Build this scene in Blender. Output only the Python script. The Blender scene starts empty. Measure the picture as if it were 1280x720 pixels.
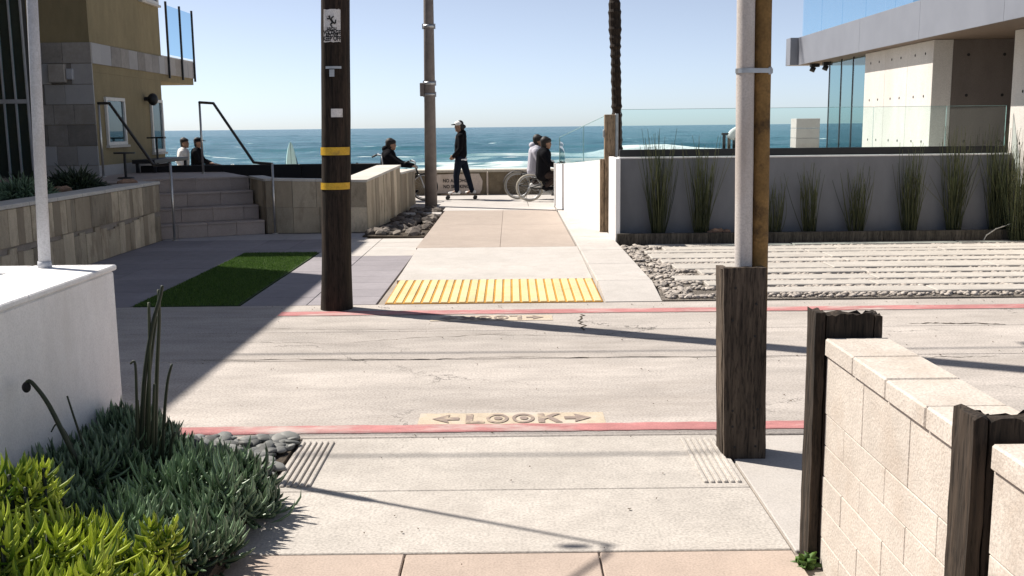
import bpy, bmesh, math, random
import numpy as np
from mathutils import Vector, Matrix, Euler

random.seed(7); rng = np.random.default_rng(7)
scene = bpy.context.scene
COL = scene.collection
rad = math.radians

# ------------------------------------------------------------------ camera
CAMH = 1.65; F = 1280.0
PITCH = math.atan((360 - 158.3) / F); ROLL = rad(0.62)
_f = Vector((0, math.cos(PITCH), -math.sin(PITCH)))
_r0 = Vector((1, 0, 0)); _u0 = Vector((0, math.sin(PITCH), math.cos(PITCH)))
_u = _u0 * math.cos(ROLL) + _r0 * math.sin(ROLL)
_r = _r0 * math.cos(ROLL) - _u0 * math.sin(ROLL)
cam_d = bpy.data.cameras.new("camera"); cam = bpy.data.objects.new("camera", cam_d); COL.objects.link(cam)
cam_d.sensor_width = 36; cam_d.lens = 36; cam_d.clip_start = 0.05; cam_d.clip_end = 20000
m = Matrix((( _r.x, _u.x, -_f.x, 0), (_r.y, _u.y, -_f.y, 0), (_r.z, _u.z, -_f.z, CAMH), (0, 0, 0, 1)))
cam.matrix_world = m
scene.camera = cam

def ray(px, py):
    return _f + _r * ((px - 640) / F) + _u * ((360 - py) / F)
def G(px, py, z=0.0):                      # the point of the level z seen at a pixel
    d = ray(px, py); t = (z - CAMH) / d.z
    return Vector((d.x * t, d.y * t, z))
def V(px, py, Y):                          # the point at distance Y seen at a pixel
    d = ray(px, py); t = Y / d.y
    return Vector((d.x * t, Y, CAMH + d.z * t))

# ------------------------------------------------------------------ light
SUN_EL = rad(50); SUN_H = Vector((-0.882, 0.471, 0)).normalized()
sun_vec = SUN_H * math.cos(SUN_EL) + Vector((0, 0, math.sin(SUN_EL)))
world = bpy.data.worlds.new("World"); scene.world = world; world.use_nodes = True
wn = world.node_tree.nodes; wl = world.node_tree.links
bg = wn["Background"]
sky = wn.new("ShaderNodeTexSky"); sky.sky_type = 'NISHITA'; sky.sun_disc = False
sky.sun_elevation = SUN_EL; sky.sun_rotation = math.atan2(sun_vec.x, sun_vec.y)
sky.altitude = 10; sky.air_density = 0.5; sky.dust_density = 0.4; sky.ozone_density = 3.0
hs = wn.new("ShaderNodeHueSaturation"); hs.inputs["Saturation"].default_value = .62
tn = wn.new("ShaderNodeMix"); tn.data_type = 'RGBA'; tn.blend_type = 'MULTIPLY'; tn.inputs[0].default_value = 1; tn.inputs[7].default_value = (1, 1.0, 1.0, 1)
wl.new(sky.outputs[0], hs.inputs["Color"]); wl.new(hs.outputs[0], tn.inputs[6]); wl.new(tn.outputs[2], bg.inputs[0]); bg.inputs[1].default_value = 0.091
sl = bpy.data.lights.new("sun", 'SUN'); sun = bpy.data.objects.new("sun", sl); COL.objects.link(sun)
sl.energy = 5.0; sl.angle = rad(0.5); sl.color = (1.0, 0.935, 0.85)
sun.rotation_euler = (-sun_vec).to_track_quat('-Z', 'Y').to_euler()
scene.view_settings.view_transform = 'Standard'; scene.view_settings.look = 'None'
scene.view_settings.gamma = 1; scene.view_settings.exposure = 0.72
scene.cycles.max_bounces = 10; scene.cycles.transparent_max_bounces = 16

# ------------------------------------------------------------------ helpers
def tag(o, label=None, cat=None, group=None, kind=None):
    if label: o["label"] = label
    if cat: o["category"] = cat
    if group: o["group"] = group
    if kind: o["kind"] = kind
    return o
def empty(name, loc=(0, 0, 0), rz=0.0, label=None, cat=None, group=None, kind=None):
    o = bpy.data.objects.new(name, None); COL.objects.link(o)
    o.location = loc; o.rotation_euler = (0, 0, rz); o.empty_display_size = 0.1
    return tag(o, label, cat, group, kind)
def link(name, me, mat, parent=None, loc=(0, 0, 0), rot=(0, 0, 0), scale=(1, 1, 1)):
    o = bpy.data.objects.new(name, me); COL.objects.link(o)
    if mat is not None and len(me.materials) == 0: me.materials.append(mat)
    o.location = loc; o.rotation_euler = rot; o.scale = scale
    if parent is not None: o.parent = parent
    return o
def copy_tree(o, parent=None):
    c = o.copy(); COL.objects.link(c); c.parent = parent
    for ch in list(o.children): copy_tree(ch, c)
    return c

class MB:
    """collects shapes, builds them as ONE mesh object"""
    def __init__(s, org=(0, 0, 0)): s.v = []; s.f = []; s.o = Vector(org)
    def add(s, vs, fs, M=None):
        b = len(s.v)
        for p in vs:
            p = Vector(p)
            if M is not None: p = M @ p
            s.v.append(tuple(p - s.o))
        for f in fs: s.f.append([b + i for i in f])
        return s
    def box(s, x0, x1, y0, y1, z0, z1, bev=0.0, M=None):
        cx, cy, cz = (x0 + x1) / 2, (y0 + y1) / 2, (z0 + z1) / 2
        hx, hy, hz = abs(x1 - x0) / 2, abs(y1 - y0) / 2, abs(z1 - z0) / 2
        b = min(bev, hx * .45, hy * .45, hz * .45)
        if b <= 0:
            vs = [(cx + i * hx, cy + j * hy, cz + k * hz) for i in (-1, 1) for j in (-1, 1) for k in (-1, 1)]
            return s.add(vs, [(0, 1, 3, 2), (4, 6, 7, 5), (0, 4, 5, 1), (2, 3, 7, 6), (0, 2, 6, 4), (1, 5, 7, 3)], M)
        vs = []; ix = {}
        for i in (-1, 1):
            for j in (-1, 1):
                for k in (-1, 1):
                    for a, p in enumerate(((i * hx, j * (hy - b), k * (hz - b)), (i * (hx - b), j * hy, k * (hz - b)), (i * (hx - b), j * (hy - b), k * hz))):
                        ix[(i, j, k, a)] = len(vs); vs.append((cx + p[0], cy + p[1], cz + p[2]))
        fs = []
        q = [(-1, -1), (1, -1), (1, 1), (-1, 1)]
        for sg in (-1, 1):
            fs.append([ix[(sg, a, c, 0)] for a, c in q]); fs.append([ix[(a, sg, c, 1)] for a, c in q]); fs.append([ix[(a, c, sg, 2)] for a, c in q])
            for sh in (-1, 1):
                fs.append([ix[(sg, sh, -1, 0)], ix[(sg, sh, 1, 0)], ix[(sg, sh, 1, 1)], ix[(sg, sh, -1, 1)]])
                fs.append([ix[(sg, -1, sh, 0)], ix[(sg, 1, sh, 0)], ix[(sg, 1, sh, 2)], ix[(sg, -1, sh, 2)]])
                fs.append([ix[(-1, sg, sh, 1)], ix[(1, sg, sh, 1)], ix[(1, sg, sh, 2)], ix[(-1, sg, sh, 2)]])
                for sk in (-1, 1): fs.append([ix[(sg, sh, sk, 0)], ix[(sg, sh, sk, 1)], ix[(sg, sh, sk, 2)]])
        return s.add(vs, fs, M)
    def prism(s, poly, z0, z1, M=None):
        n = len(poly)
        vs = [(p[0], p[1], z0) for p in poly] + [(p[0], p[1], z1) for p in poly]
        fs = [list(range(n))[::-1], list(range(n, 2 * n))] + [(i, (i + 1) % n, n + (i + 1) % n, n + i) for i in range(n)]
        return s.add(vs, fs, M)
    def hexa(s, bot, top):                 # eight corners
        return s.add(list(bot) + list(top), [(3, 2, 1, 0), (4, 5, 6, 7), (0, 1, 5, 4), (1, 2, 6, 5), (2, 3, 7, 6), (3, 0, 4, 7)])
    def poly(s, pts, M=None): return s.add(pts, [list(range(len(pts)))], M)
    def tube(s, pts, rr, seg=8, cap=True, M=None, sq=None):
        pts = [Vector(p) for p in pts]; n = len(pts)
        if not hasattr(rr, '__len__'): rr = [rr] * n
        t0 = (pts[1] - pts[0]).normalized()
        a = Vector((0, 0, 1)) if abs(t0.z) < .9 else Vector((1, 0, 0))
        u = t0.cross(a).normalized(); vs = []; fs = []
        for i in range(n):
            t = (pts[min(i + 1, n - 1)] - pts[max(i - 1, 0)]).normalized()
            u = (u - t * u.dot(t)).normalized(); w = t.cross(u)
            for k in range(seg):
                an = 2 * math.pi * (k + .5) / seg
                vs.append(pts[i] + (u * math.cos(an) + w * math.sin(an)) * rr[i])
        for i in range(n - 1):
            for k in range(seg):
                k2 = (k + 1) % seg
                fs.append((i * seg + k, i * seg + k2, (i + 1) * seg + k2, (i + 1) * seg + k))
        if cap: fs.append(list(range(seg))[::-1]); fs.append([(n - 1) * seg + k for k in range(seg)])
        return s.add(vs, fs, M)
    def ell(s, c, r, seg=12, rings=8, M=None, R=None):
        if not hasattr(r, '__len__'): r = (r, r, r)
        vs = [Vector((0, 0, -r[2]))]; fs = []
        for i in range(1, rings):
            ph = -math.pi / 2 + math.pi * i / rings
            for k in range(seg):
                th = 2 * math.pi * k / seg
                vs.append(Vector((r[0] * math.cos(ph) * math.cos(th), r[1] * math.cos(ph) * math.sin(th), r[2] * math.sin(ph))))
        vs.append(Vector((0, 0, r[2])))
        if R is not None: vs = [R @ p for p in vs]
        vs = [p + Vector(c) for p in vs]
        for k in range(seg): fs.append((0, 1 + (k + 1) % seg, 1 + k))
        for i in range(rings - 2):
            for k in range(seg):
                a = 1 + i * seg + k; b = 1 + i * seg + (k + 1) % seg
                fs.append((a, b, b + seg, a + seg))
        e = len(vs) - 1
        for k in range(seg): fs.append((e, e - seg + k, e - seg + (k + 1) % seg))
        return s.add(vs, fs, M)
    def caps(s, p0, p1, r0, r1, seg=12):   # a tapered capsule
        p0 = Vector(p0); p1 = Vector(p1); d = (p1 - p0); L = d.length; d = d / L
        n = max(4, int(L / max(r0, r1) * 1.2))
        s.tube([p0 + d * (L * i / n) for i in range(n + 1)], [r0 + (r1 - r0) * i / n for i in range(n + 1)], seg)
        s.ell(p0, r0, seg, 8); s.ell(p1, r1, seg, 8); return s
    def torus(s, c, R, r, axis='y', seg=40, sg=8):
        vs = []; fs = []
        for i in range(seg):
            a = 2 * math.pi * i / seg
            for k in range(sg):
                b = 2 * math.pi * k / sg; q = R + r * math.cos(b); h = r * math.sin(b)
                p = (q * math.cos(a), h, q * math.sin(a)) if axis == 'y' else (q * math.cos(a), q * math.sin(a), h)
                vs.append(Vector(c) + Vector(p))
        for i in range(seg):
            for k in range(sg):
                i2 = (i + 1) % seg; k2 = (k + 1) % sg
                fs.append((i * sg + k, i2 * sg + k, i2 * sg + k2, i * sg + k2))
        return s.add(vs, fs)
    def mesh(s, name, smooth=False, fix=True):
        me = bpy.data.meshes.new(name); me.from_pydata(s.v, [], s.f)
        if fix:
            bm = bmesh.new(); bm.from_mesh(me); bmesh.ops.recalc_face_normals(bm, faces=bm.faces); bm.to_mesh(me); bm.free()
        if smooth: me.polygons.foreach_set("use_smooth", [True] * len(me.polygons))
        me.update(); return me
    def build(s, name, mat, parent=None, smooth=False, loc=(0, 0, 0), fix=True):
        return link(name, s.mesh(name, smooth, fix), mat, parent, loc)

# ------------------------------------------------------------------ materials
def nodes(name):
    mt = bpy.data.materials.new(name); mt.use_nodes = True
    nt = mt.node_tree; b = nt.nodes["Principled BSDF"]
    return mt, nt, b
def N(nt, t, **k):
    n = nt.nodes.new(t)
    for a, v in k.items(): setattr(n, a, v)
    return n
def ramp(nt, fac, stops):
    r = N(nt, "ShaderNodeValToRGB"); e = r.color_ramp.elements
    e[0].position, e[0].color = stops[0][0], (*stops[0][1], 1)
    e[1].position, e[1].color = stops[1][0], (*stops[1][1], 1)
    for p, c in stops[2:]:
        x = e.new(p); x.color = (*c, 1)
    nt.links.new(fac, r.inputs[0]); return r.outputs[0]
def noise(nt, vec, scale, detail=4, rough=.55, sc=None):
    if sc is not None:
        mp = N(nt, "ShaderNodeMapping"); mp.inputs["Scale"].default_value = sc; nt.links.new(vec, mp.inputs[0]); vec = mp.outputs[0]
    n = N(nt, "ShaderNodeTexNoise"); n.inputs["Scale"].default_value = scale; n.inputs["Detail"].default_value = detail
    n.inputs["Roughness"].default_value = rough; nt.links.new(vec, n.inputs["Vector"]); return n.outputs["Fac"]
def mixc(nt, fac, a, b, mode='MIX'):
    x = N(nt, "ShaderNodeMix", data_type='RGBA', blend_type=mode)
    for s, v in ((x.inputs[0], fac), (x.inputs[6], a), (x.inputs[7], b)):
        if hasattr(v, 'is_linked'): nt.links.new(v, s)
        elif hasattr(v, '__len__'): s.default_value = (*v, 1)
        else: s.default_value = v
    return x.outputs[2]
def g3(v): return (v, v, v)
def surf(name, col, var=.18, big=.8, mid=9., fine=120., rough=.85, bump=.25, rand=0., stain=None, stain_s=2.2, stain_amt=.5,
         crack=0., stretch=None, spec=.3, bump_d=.004, speck=.10, metal=0., hue=None):
    """weathered mineral / painted surface in world coordinates"""
    mt, nt, b = nodes(name); L = nt.links
    pos = N(nt, "ShaderNodeNewGeometry").outputs["Position"]
    n1 = noise(nt, pos, big, 5, .6, stretch); n2 = noise(nt, pos, mid, 5, .6, stretch); n3 = noise(nt, pos, fine, 2, .5)
    c = mixc(nt, 1.0, col, ramp(nt, n1, [(.3, g3(1 - var)), (.7, g3(1 + var * .45))]), 'MULTIPLY')
    c = mixc(nt, 1.0, c, ramp(nt, n2, [(.3, g3(1 - var * .7)), (.68, g3(1 + var * .35))]), 'MULTIPLY')
    c = mixc(nt, 1.0, c, ramp(nt, n3, [(.32, g3(1 - speck * 1.6)), (.6, g3(1 + speck * .5))]), 'MULTIPLY')
    if stain:
        n4 = noise(nt, pos, stain_s, 6, .68, stretch)
        f = ramp(nt, n4, [(.5, g3(0)), (.68, g3(stain_amt))])
        c = mixc(nt, f, c, stain)
    if rand:
        oi = N(nt, "ShaderNodeObjectInfo").outputs["Random"]
        c = mixc(nt, 1.0, c, ramp(nt, oi, [(0, g3(1 - rand)), (1, g3(1 + rand * .6))]), 'MULTIPLY')
        if hue:
            sep = N(nt, "ShaderNodeMath", operation='MULTIPLY'); L.new(oi, sep.inputs[0]); sep.inputs[1].default_value = 7.31
            fr = N(nt, "ShaderNodeMath", operation='FRACT'); L.new(sep.outputs[0], fr.inputs[0])
            c = mixc(nt, ramp(nt, fr.outputs[0], [(.3, g3(0)), (1, g3(.8))]), c, hue)
    hgt = n3
    if crack:
        nz = N(nt, "ShaderNodeTexNoise"); nz.inputs["Scale"].default_value = 1.7; nz.inputs["Detail"].default_value = 6; nz.inputs["Roughness"].default_value = .7
        L.new(pos, nz.inputs["Vector"])
        ad = N(nt, "ShaderNodeVectorMath", operation='MULTIPLY_ADD'); L.new(nz.outputs["Color"], ad.inputs[0]); ad.inputs[1].default_value = (.9, .9, .0); L.new(pos, ad.inputs[2])
        vo = N(nt, "ShaderNodeTexVoronoi", feature='DISTANCE_TO_EDGE'); vo.inputs["Scale"].default_value = .42; L.new(ad.outputs[0], vo.inputs["Vector"])
        msk = noise(nt, pos, .7, 3, .5)
        cr = ramp(nt, vo.outputs["Distance"], [(0., g3(1)), (.0035, g3(0))])
        mk = ramp(nt, msk, [(.50, g3(0)), (.60, g3(crack))])
        f = mixc(nt, 1.0, cr, mk, 'MULTIPLY')
        c = mixc(nt, f, c, (.06, .055, .05))
    L.new(c, b.inputs["Base Color"])
    b.inputs["Roughness"].default_value = rough; b.inputs["Specular IOR Level"].default_value = spec; b.inputs["Metallic"].default_value = metal
    if bump:
        ad = N(nt, "ShaderNodeMath", operation='MULTIPLY_ADD'); L.new(n2, ad.inputs[0]); ad.inputs[1].default_value = 1.5; L.new(hgt, ad.inputs[2])
        bp = N(nt, "ShaderNodeBump"); bp.inputs["Strength"].default_value = bump; bp.inputs["Distance"].default_value = bump_d
        L.new(ad.outputs[0], bp.inputs["Height"]); L.new(bp.outputs[0], b.inputs["Normal"])
    return mt
def plain(name, col, rough=.5, metal=0., spec=.4, var=.12, scale=20):
    mt, nt, b = nodes(name)
    pos = N(nt, "ShaderNodeNewGeometry").outputs["Position"]
    c = mixc(nt, 1.0, col, ramp(nt, noise(nt, pos, scale, 5), [(.3, g3(1 - var)), (.7, g3(1 + var * .5))]), 'MULTIPLY')
    nt.links.new(c, b.inputs["Base Color"]); b.inputs["Roughness"].default_value = rough
    b.inputs["Metallic"].default_value = metal; b.inputs["Specular IOR Level"].default_value = spec
    return mt
def glass(name, tint, refl=(1, 1, 1), ior=1.5):
    mt, nt, b = nodes(name); nt.nodes.remove(b); out = nt.nodes["Material Output"]
    tr = N(nt, "ShaderNodeBsdfTransparent"); tr.inputs[0].default_value = (*tint, 1)
    gl = N(nt, "ShaderNodeBsdfGlossy"); gl.inputs["Roughness"].default_value = 0.0; gl.inputs[0].default_value = (*refl, 1)
    fr = N(nt, "ShaderNodeFresnel"); fr.inputs[0].default_value = ior
    bf = N(nt, "ShaderNodeNewGeometry"); iv = N(nt, "ShaderNodeMath", operation='SUBTRACT'); iv.inputs[0].default_value = 1; nt.links.new(bf.outputs['Backfacing'], iv.inputs[1]); ml = N(nt, "ShaderNodeMath", operation='MULTIPLY'); nt.links.new(fr.outputs[0], ml.inputs[0]); nt.links.new(iv.outputs[0], ml.inputs[1])
    mx = N(nt, "ShaderNodeMixShader"); nt.links.new(ml.outputs[0], mx.inputs[0]); nt.links.new(tr.outputs[0], mx.inputs[1]); nt.links.new(gl.outputs[0], mx.inputs[2])
    nt.links.new(mx.outputs[0], out.inputs[0]); return mt
def wood(name, dark, light, scale=30, rough=.85):
    mt, nt, b = nodes(name); L = nt.links
    pos = N(nt, "ShaderNodeNewGeometry").outputs["Position"]
    n1 = noise(nt, pos, scale, 6, .65, (1, 1, .05)); n2 = noise(nt, pos, 3, 4, .6, (1, 1, .35)); n3 = noise(nt, pos, scale * 3, 3, .6, (1, 1, .12))
    c = ramp(nt, n1, [(.32, dark), (.66, light)])
    c = mixc(nt, 1., c, ramp(nt, n2, [(.3, g3(.55)), (.7, g3(1.25))]), 'MULTIPLY')
    c = mixc(nt, 1., c, ramp(nt, n3, [(.36, g3(.45)), (.5, g3(1.1))]), 'MULTIPLY')
    L.new(c, b.inputs["Base Color"]); b.inputs["Roughness"].default_value = rough; b.inputs["Specular IOR Level"].default_value = .25
    bp = N(nt, "ShaderNodeBump"); bp.inputs["Strength"].default_value = .7; bp.inputs["Distance"].default_value = .008
    L.new(n1, bp.inputs["Height"]); L.new(bp.outputs[0], b.inputs["Normal"]); return mt
def leafmat(name, attr=True, c0=(.03, .08, .04), c1=(.10, .20, .11), rough=.45, trans=.25, spec=.4):
    mt, nt, b = nodes(name); L = nt.links; out = nt.nodes["Material Output"]
    at = N(nt, "ShaderNodeAttribute", attribute_name="tone")
    c = ramp(nt, at.outputs["Fac"], [(0, c0), (1, c1)])
    L.new(c, b.inputs["Base Color"]); b.inputs["Roughness"].default_value = rough; b.inputs["Specular IOR Level"].default_value = spec
    tl = N(nt, "ShaderNodeBsdfTranslucent"); L.new(c, tl.inputs[0])
    mx = N(nt, "ShaderNodeMixShader"); mx.inputs[0].default_value = trans
    L.new(b.outputs[0], mx.inputs[1]); L.new(tl.outputs[0], mx.inputs[2]); L.new(mx.outputs[0], out.inputs[0]); return mt

M = {}
M['soil'] = surf('dark_soil', (.07, .055, .04), .3, 3, 20, 90, .95, .6, bump_d=.02)
M['conc'] = surf('alley_concrete', (.435, .395, .36), .26, .7, 6, 70, .88, .5, rand=.05, speck=.17, stain=(.29, .255, .225), stain_s=1.3, stain_amt=.5, crack=1., stretch=(.35, 1, 1))
M['apron'] = surf('apron_concrete', (.455, .42, .38), .16, .9, 8, 80, .88, .5, speck=.15, rand=.04, stain=(.31, .28, .25), stain_s=1.6, stain_amt=.4, crack=.5)
M['pink'] = surf('pink_concrete', (.42, .34, .285), .12, 1.1, 7, 110, .88, .35, rand=.05, stain=(.33, .27, .23), stain_amt=.3)
M['tan'] = surf('tan_walk', (.375, .315, .27), .10, .8, 8, 110, .88, .3, rand=.06, stain=(.29, .245, .21), stain_amt=.35)
M['walk'] = surf('pale_walk', (.475, .445, .415), .10, .8, 7, 100, .88, .3, rand=.04, stain=(.35, .32, .29), stain_amt=.4)
M['smoothgrey'] = surf('smooth_slab', (.43, .40, .37), .08, 1, 7, 120, .8, .15, stain=(.42, .40, .38), stain_amt=.25)
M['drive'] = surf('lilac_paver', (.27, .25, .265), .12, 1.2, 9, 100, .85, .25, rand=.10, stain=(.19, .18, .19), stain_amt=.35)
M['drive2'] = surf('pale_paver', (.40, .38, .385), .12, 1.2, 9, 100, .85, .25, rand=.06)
M['red'] = surf('red_kerb_paint', (.44, .19, .185), .25, 3, 22, 140, .8, .3, stain=(.44, .36, .33), stain_s=4.5, stain_amt=1.0, stretch=(.4, 1, 1))
M['padyellow'] = surf('faded_yellow_paint', (.50, .42, .32), .14, 3, 18, 120, .85, .3, stain=(.45, .41, .37), stain_s=3.0, stain_amt=1.0)
M['stencil'] = surf('stencil_grey_paint', (.265, .21, .18), .2, 4, 22, 120, .85, .2, stain=(.46, .38, .28), stain_s=11, stain_amt=.8)
M['tact'] = surf('tactile_yellow', (.66, .54, .29), .14, 2, 15, 90, .7, .2, rand=.08, stain=(.52, .45, .33), stain_s=3, stain_amt=.85)
M['tactbase'] = surf('tactile_orange', (.50, .25, .04), .2, 2, 15, 90, .8, .2)
M['white'] = surf('white_stucco', (.82, .805, .79), .09, 1.3, 9, 140, .9, .5, speck=.06, stain=(.64, .61, .57), stain_s=1.8, stain_amt=.4, bump_d=.004, stretch=(1, 1, .4))
M['greywall'] = surf('grey_stucco', (.195, .20, .212), .10, 1.4, 8, 150, .9, .35, stain=(.13, .13, .138), stain_s=1.7, stain_amt=.45, stretch=(1, 1, .4))
M['stucco'] = surf('tan_stucco', (.27, .22, .125), .14, .8, 7, 130, .92, .5, stretch=(1, 1, .4), stain=(.19, .15, .085), stain_amt=.4, bump_d=.006)
M['stone'] = surf('travertine_tile', (.54, .455, .33), .2, 2.2, 13, 90, .75, .4, rand=.42, stain=(.20, .15, .10), stain_s=3.2, stain_amt=.8, hue=(.24, .19, .13), stretch=(1, 1, .45))
M['stonegrey'] = surf('grey_limestone_tile', (.31, .285, .26), .2, 2.2, 13, 90, .75, .4, rand=.4, stain=(.24, .22, .19), stain_s=5, stain_amt=.6, hue=(.42, .42, .43))
M['coping'] = surf('pale_coping', (.56, .53, .48), .1, 2, 10, 100, .8, .25, rand=.06, stain=(.48, .43, .36), stain_amt=.35)
M['steptile'] = surf('step_tile', (.37, .31, .275), .10, 1.5, 9, 110, .7, .2, rand=.10, stain=(.34, .28, .25), stain_amt=.3)
M['seawall'] = surf('stained_seawall', (.23, .185, .125), .32, 1.2, 7, 60, .92, .6, rand=.12, stain=(.085, .065, .04), stain_s=1.7, stain_amt=.85, bump_d=.02)
M['seacap'] = surf('seawall_cap', (.46, .42, .35), .2, 1.2, 7, 60, .92, .5)
M['signpaint'] = surf('painted_patch', (.62, .53, .46), .14, 2, 10, 80, .9, .3, stain=(.38, .30, .22), stain_s=4, stain_amt=.5)
M['blockwall'] = surf('buff_block', (.535, .482, .425), .12, 1.5, 11, 110, .92, .4, rand=.04, stain=(.38, .31, .25), stain_s=3.5, stain_amt=.5, bump_d=.006)
M['mortar2'] = surf('block_mortar', (.42, .36, .30), .15, 3, 20, 120, .95, .4)
M['mortar'] = surf('mortar', (.32, .28, .24), .15, 3, 20, 120, .95, .4)
M['bconc'] = surf('board_concrete', (.60, .57, .53), .10, .9, 6, 90, .8, .3, stain=(.42, .38, .34), stain_s=1.5, stain_amt=.45, stretch=(1, 1, .35))
M['fascia'] = plain('metal_fascia', (.215, .225, .255), .5, .2, .4, .08, 2)
M['soffit'] = plain('brown_soffit', (.13, .095, .07), .7, 0, .3)
M['timber'] = wood('tarred_timber', (.010, .008, .006), (.062, .046, .034), 34)
M['guard'] = wood('weathered_guard', (.030, .022, .017), (.125, .095, .070), 40)
M['polewood'] = wood('creosote_pole', (.007, .005, .004), (.040, .027, .019), 36)
M['edge'] = wood('edging_timber', (.035, .03, .024), (.12, .105, .085), 30)
M['gatewood'] = wood('gate_post_wood', (.16, .11, .07), (.34, .25, .165), 34)
M['galv'] = plain('galvanised_steel', (.42, .43, .44), .42, .75, .5, .2, 9)
M['greypole'] = surf('grey_pole_paint', (.46, .47, .50), .14, 2, 12, 120, .55, .15, stain=(.30, .29, .29), stain_s=6, stain_amt=.5)
M['brownpole'] = surf('dull_lamp_post', (.20, .17, .155), .2, 2, 12, 90, .7, .3)
M['whitepole'] = surf('dirty_white_pipe', (.55, .505, .47), .12, 2, 10, 120, .5, .15, stain=(.36, .29, .24), stain_s=3.5, stain_amt=.45, stretch=(1, 1, .3))
M['rust'] = surf('rusty_pipe', (.25, .145, .05), .35, 3, 14, 90, .85, .5, stain=(.045, .028, .015), stain_s=8, stain_amt=1.0, bump_d=.004)
M['steelrail'] = plain('brushed_rail', (.50, .49, .47), .35, .85, .5, .15, 14)
M['darkrail'] = plain('dark_rail', (.06, .055, .05), .45, .6, .5)
M['shadeconc'] = surf('shaded_concrete', (.15, .125, .11), .15, .9, 6, 90, .8, .3, stretch=(1, 1, .4))  # darker copy of the house concrete, shade under the slab put into its colour
M['black'] = plain('black_metal', (.012, .012, .013), .5, 0, .4)
M['blackmatte'] = plain('black_matte', (.015, .014, .014), .8)
M['bandyellow'] = surf('yellow_band', (.62, .37, .03), .2, 4, 22, 90, .5, .15, stain=(.30, .19, .05), stain_s=12, stain_amt=.7)
M['signwhite'] = surf('sign_plate', (.72, .69, .66), .15, 6, 30, 120, .6, .1, stain=(.34, .28, .24), stain_s=14, stain_amt=.7)
M['ink'] = plain('black_ink', (.02, .018, .018), .7)
M['sand'] = surf('beach_sand', (.52, .43, .32), .12, .3, 3, 60, .95, .5, bump_d=.03)
M['glass'] = glass('clear_glass', (.90, .97, .965))
M['glassteal'] = glass('teal_glass', (.84, .94, .95), ior=1.55)
M['glassedge'] = plain('polished_glass_edge', (.22, .36, .34), .2, 0, .5, .05)
M['winteal'] = glass('teal_window', (.50, .66, .68), (.9, 1, 1), 1.8)
M['glassbalcony'] = glass('balcony_glass', (.66, .82, .92), (.9, .95, 1), 1.6)
M['glassblue'] = glass('blue_glass', (.82, .92, .97), (.9, .95, 1), 1.7)
M['win'] = glass('window_glass', (.70, .84, .86), (.85, .95, 1), 1.9)
M['pebble'] = surf('grey_pebble', (.125, .13, .125), .2, 8, 30, 200, .6, .2, rand=.6, hue=(.25, .25, .235))
M['gravel'] = surf('drain_rock', (.46, .41, .36), .2, 8, 30, 200, .8, .3, rand=.35, hue=(.30, .27, .24))
M['rock'] = surf('dark_rock', (.12, .10, .085), .3, 6, 20, 120, .85, .5, rand=.5, hue=(.24, .21, .18), bump_d=.01)
M['gravelbase'] = surf('gravel_base', (.20, .175, .15), .4, 4, 30, 60, .95, .8, bump_d=.02)
M['strip'] = surf('paving_strip', (.45, .42, .38), .12, .9, 9, 110, .88, .35, rand=.05, stain=(.32, .29, .26), stain_amt=.5)
M['skin'] = plain('skin', (.30, .17, .11), .5, 0, .4)
M['denim'] = surf('dark_denim', (.012, .016, .026), .2, 8, 40, 300, .9, .2, spec=.08)
M['blackcloth'] = surf('black_cloth', (.008, .008, .010), .2, 8, 40, 300, .9, .2, spec=.08)
M['greyhood'] = surf('pale_grey_cloth', (.50, .49, .55), .1, 8, 40, 300, .95, .3)
M['whitecloth'] = surf('white_cloth', (.78, .77, .75), .06, 8, 40, 300, .9, .2)
M['brownpants'] = surf('brown_cloth', (.045, .033, .03), .2, 8, 40, 300, .9, .2, spec=.1)
M['hair'] = surf('dark_hair', (.012, .009, .008), .3, 20, 80, 300, .6, .3, spec=.4)
M['rubber'] = plain('tyre_rubber', (.02, .02, .02), .8)
M['creamtyre'] = plain('cream_tyre', (.42, .39, .33), .7)
M['board'] = wood('deck_wood', (.03, .02, .012), (.10, .06, .03), 30)
M['boardteal'] = plain('surfboard_gel', (.42, .66, .68), .2, 0, .5, .05)
M['boarddark'] = plain('surfboard_dark', (.02, .05, .07), .25, 0, .5, .05)
M['blockpillar'] = surf('pinkish_block', (.50, .44, .42), .1, 2, 10, 100, .9, .4, rand=.08)
M['copper'] = plain('wire', (.02, .02, .02), .6)
M['porcelain'] = plain('porcelain', (.35, .30, .25), .2, 0, .5)

# turn off self overlap worries: small steps between sheets
LIFT = 0.004

def tilefield(parent, name, xs, ys, z0, z1, mat, gap=.006, bev=.003, jit=.0, org=(0, 0, 0)):
    """rows of separate slabs: xs and ys are the joint lines"""
    cache = {}
    for i in range(len(xs) - 1):
        for j in range(len(ys) - 1):
            dx = round(xs[i + 1] - xs[i] - gap, 4); dy = round(ys[j + 1] - ys[j] - gap, 4)
            if dx <= 0 or dy <= 0: continue
            key = (dx, dy)
            if key not in cache: cache[key] = MB().box(-dx / 2, dx / 2, -dy / 2, dy / 2, z0 - z1, 0, bev).mesh(name)
            link(name, cache[key], mat, parent, ((xs[i] + xs[i + 1]) / 2 - org[0], (ys[j] + ys[j + 1]) / 2 - org[1], z1 + random.uniform(-jit, jit) - org[2]))
def frange(a, b, n): return [a + (b - a) * i / n for i in range(n + 1)]

# ================================================================== THE SETTING
ZW = 0.08                                   # level of the walk and boardwalk beyond the alley
g = MB().box(-200, 200, -60, 24.6, -.5, -.07).build('ground', M['soil']); tag(g, 'bare soil under the paving', kind='structure')

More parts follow.
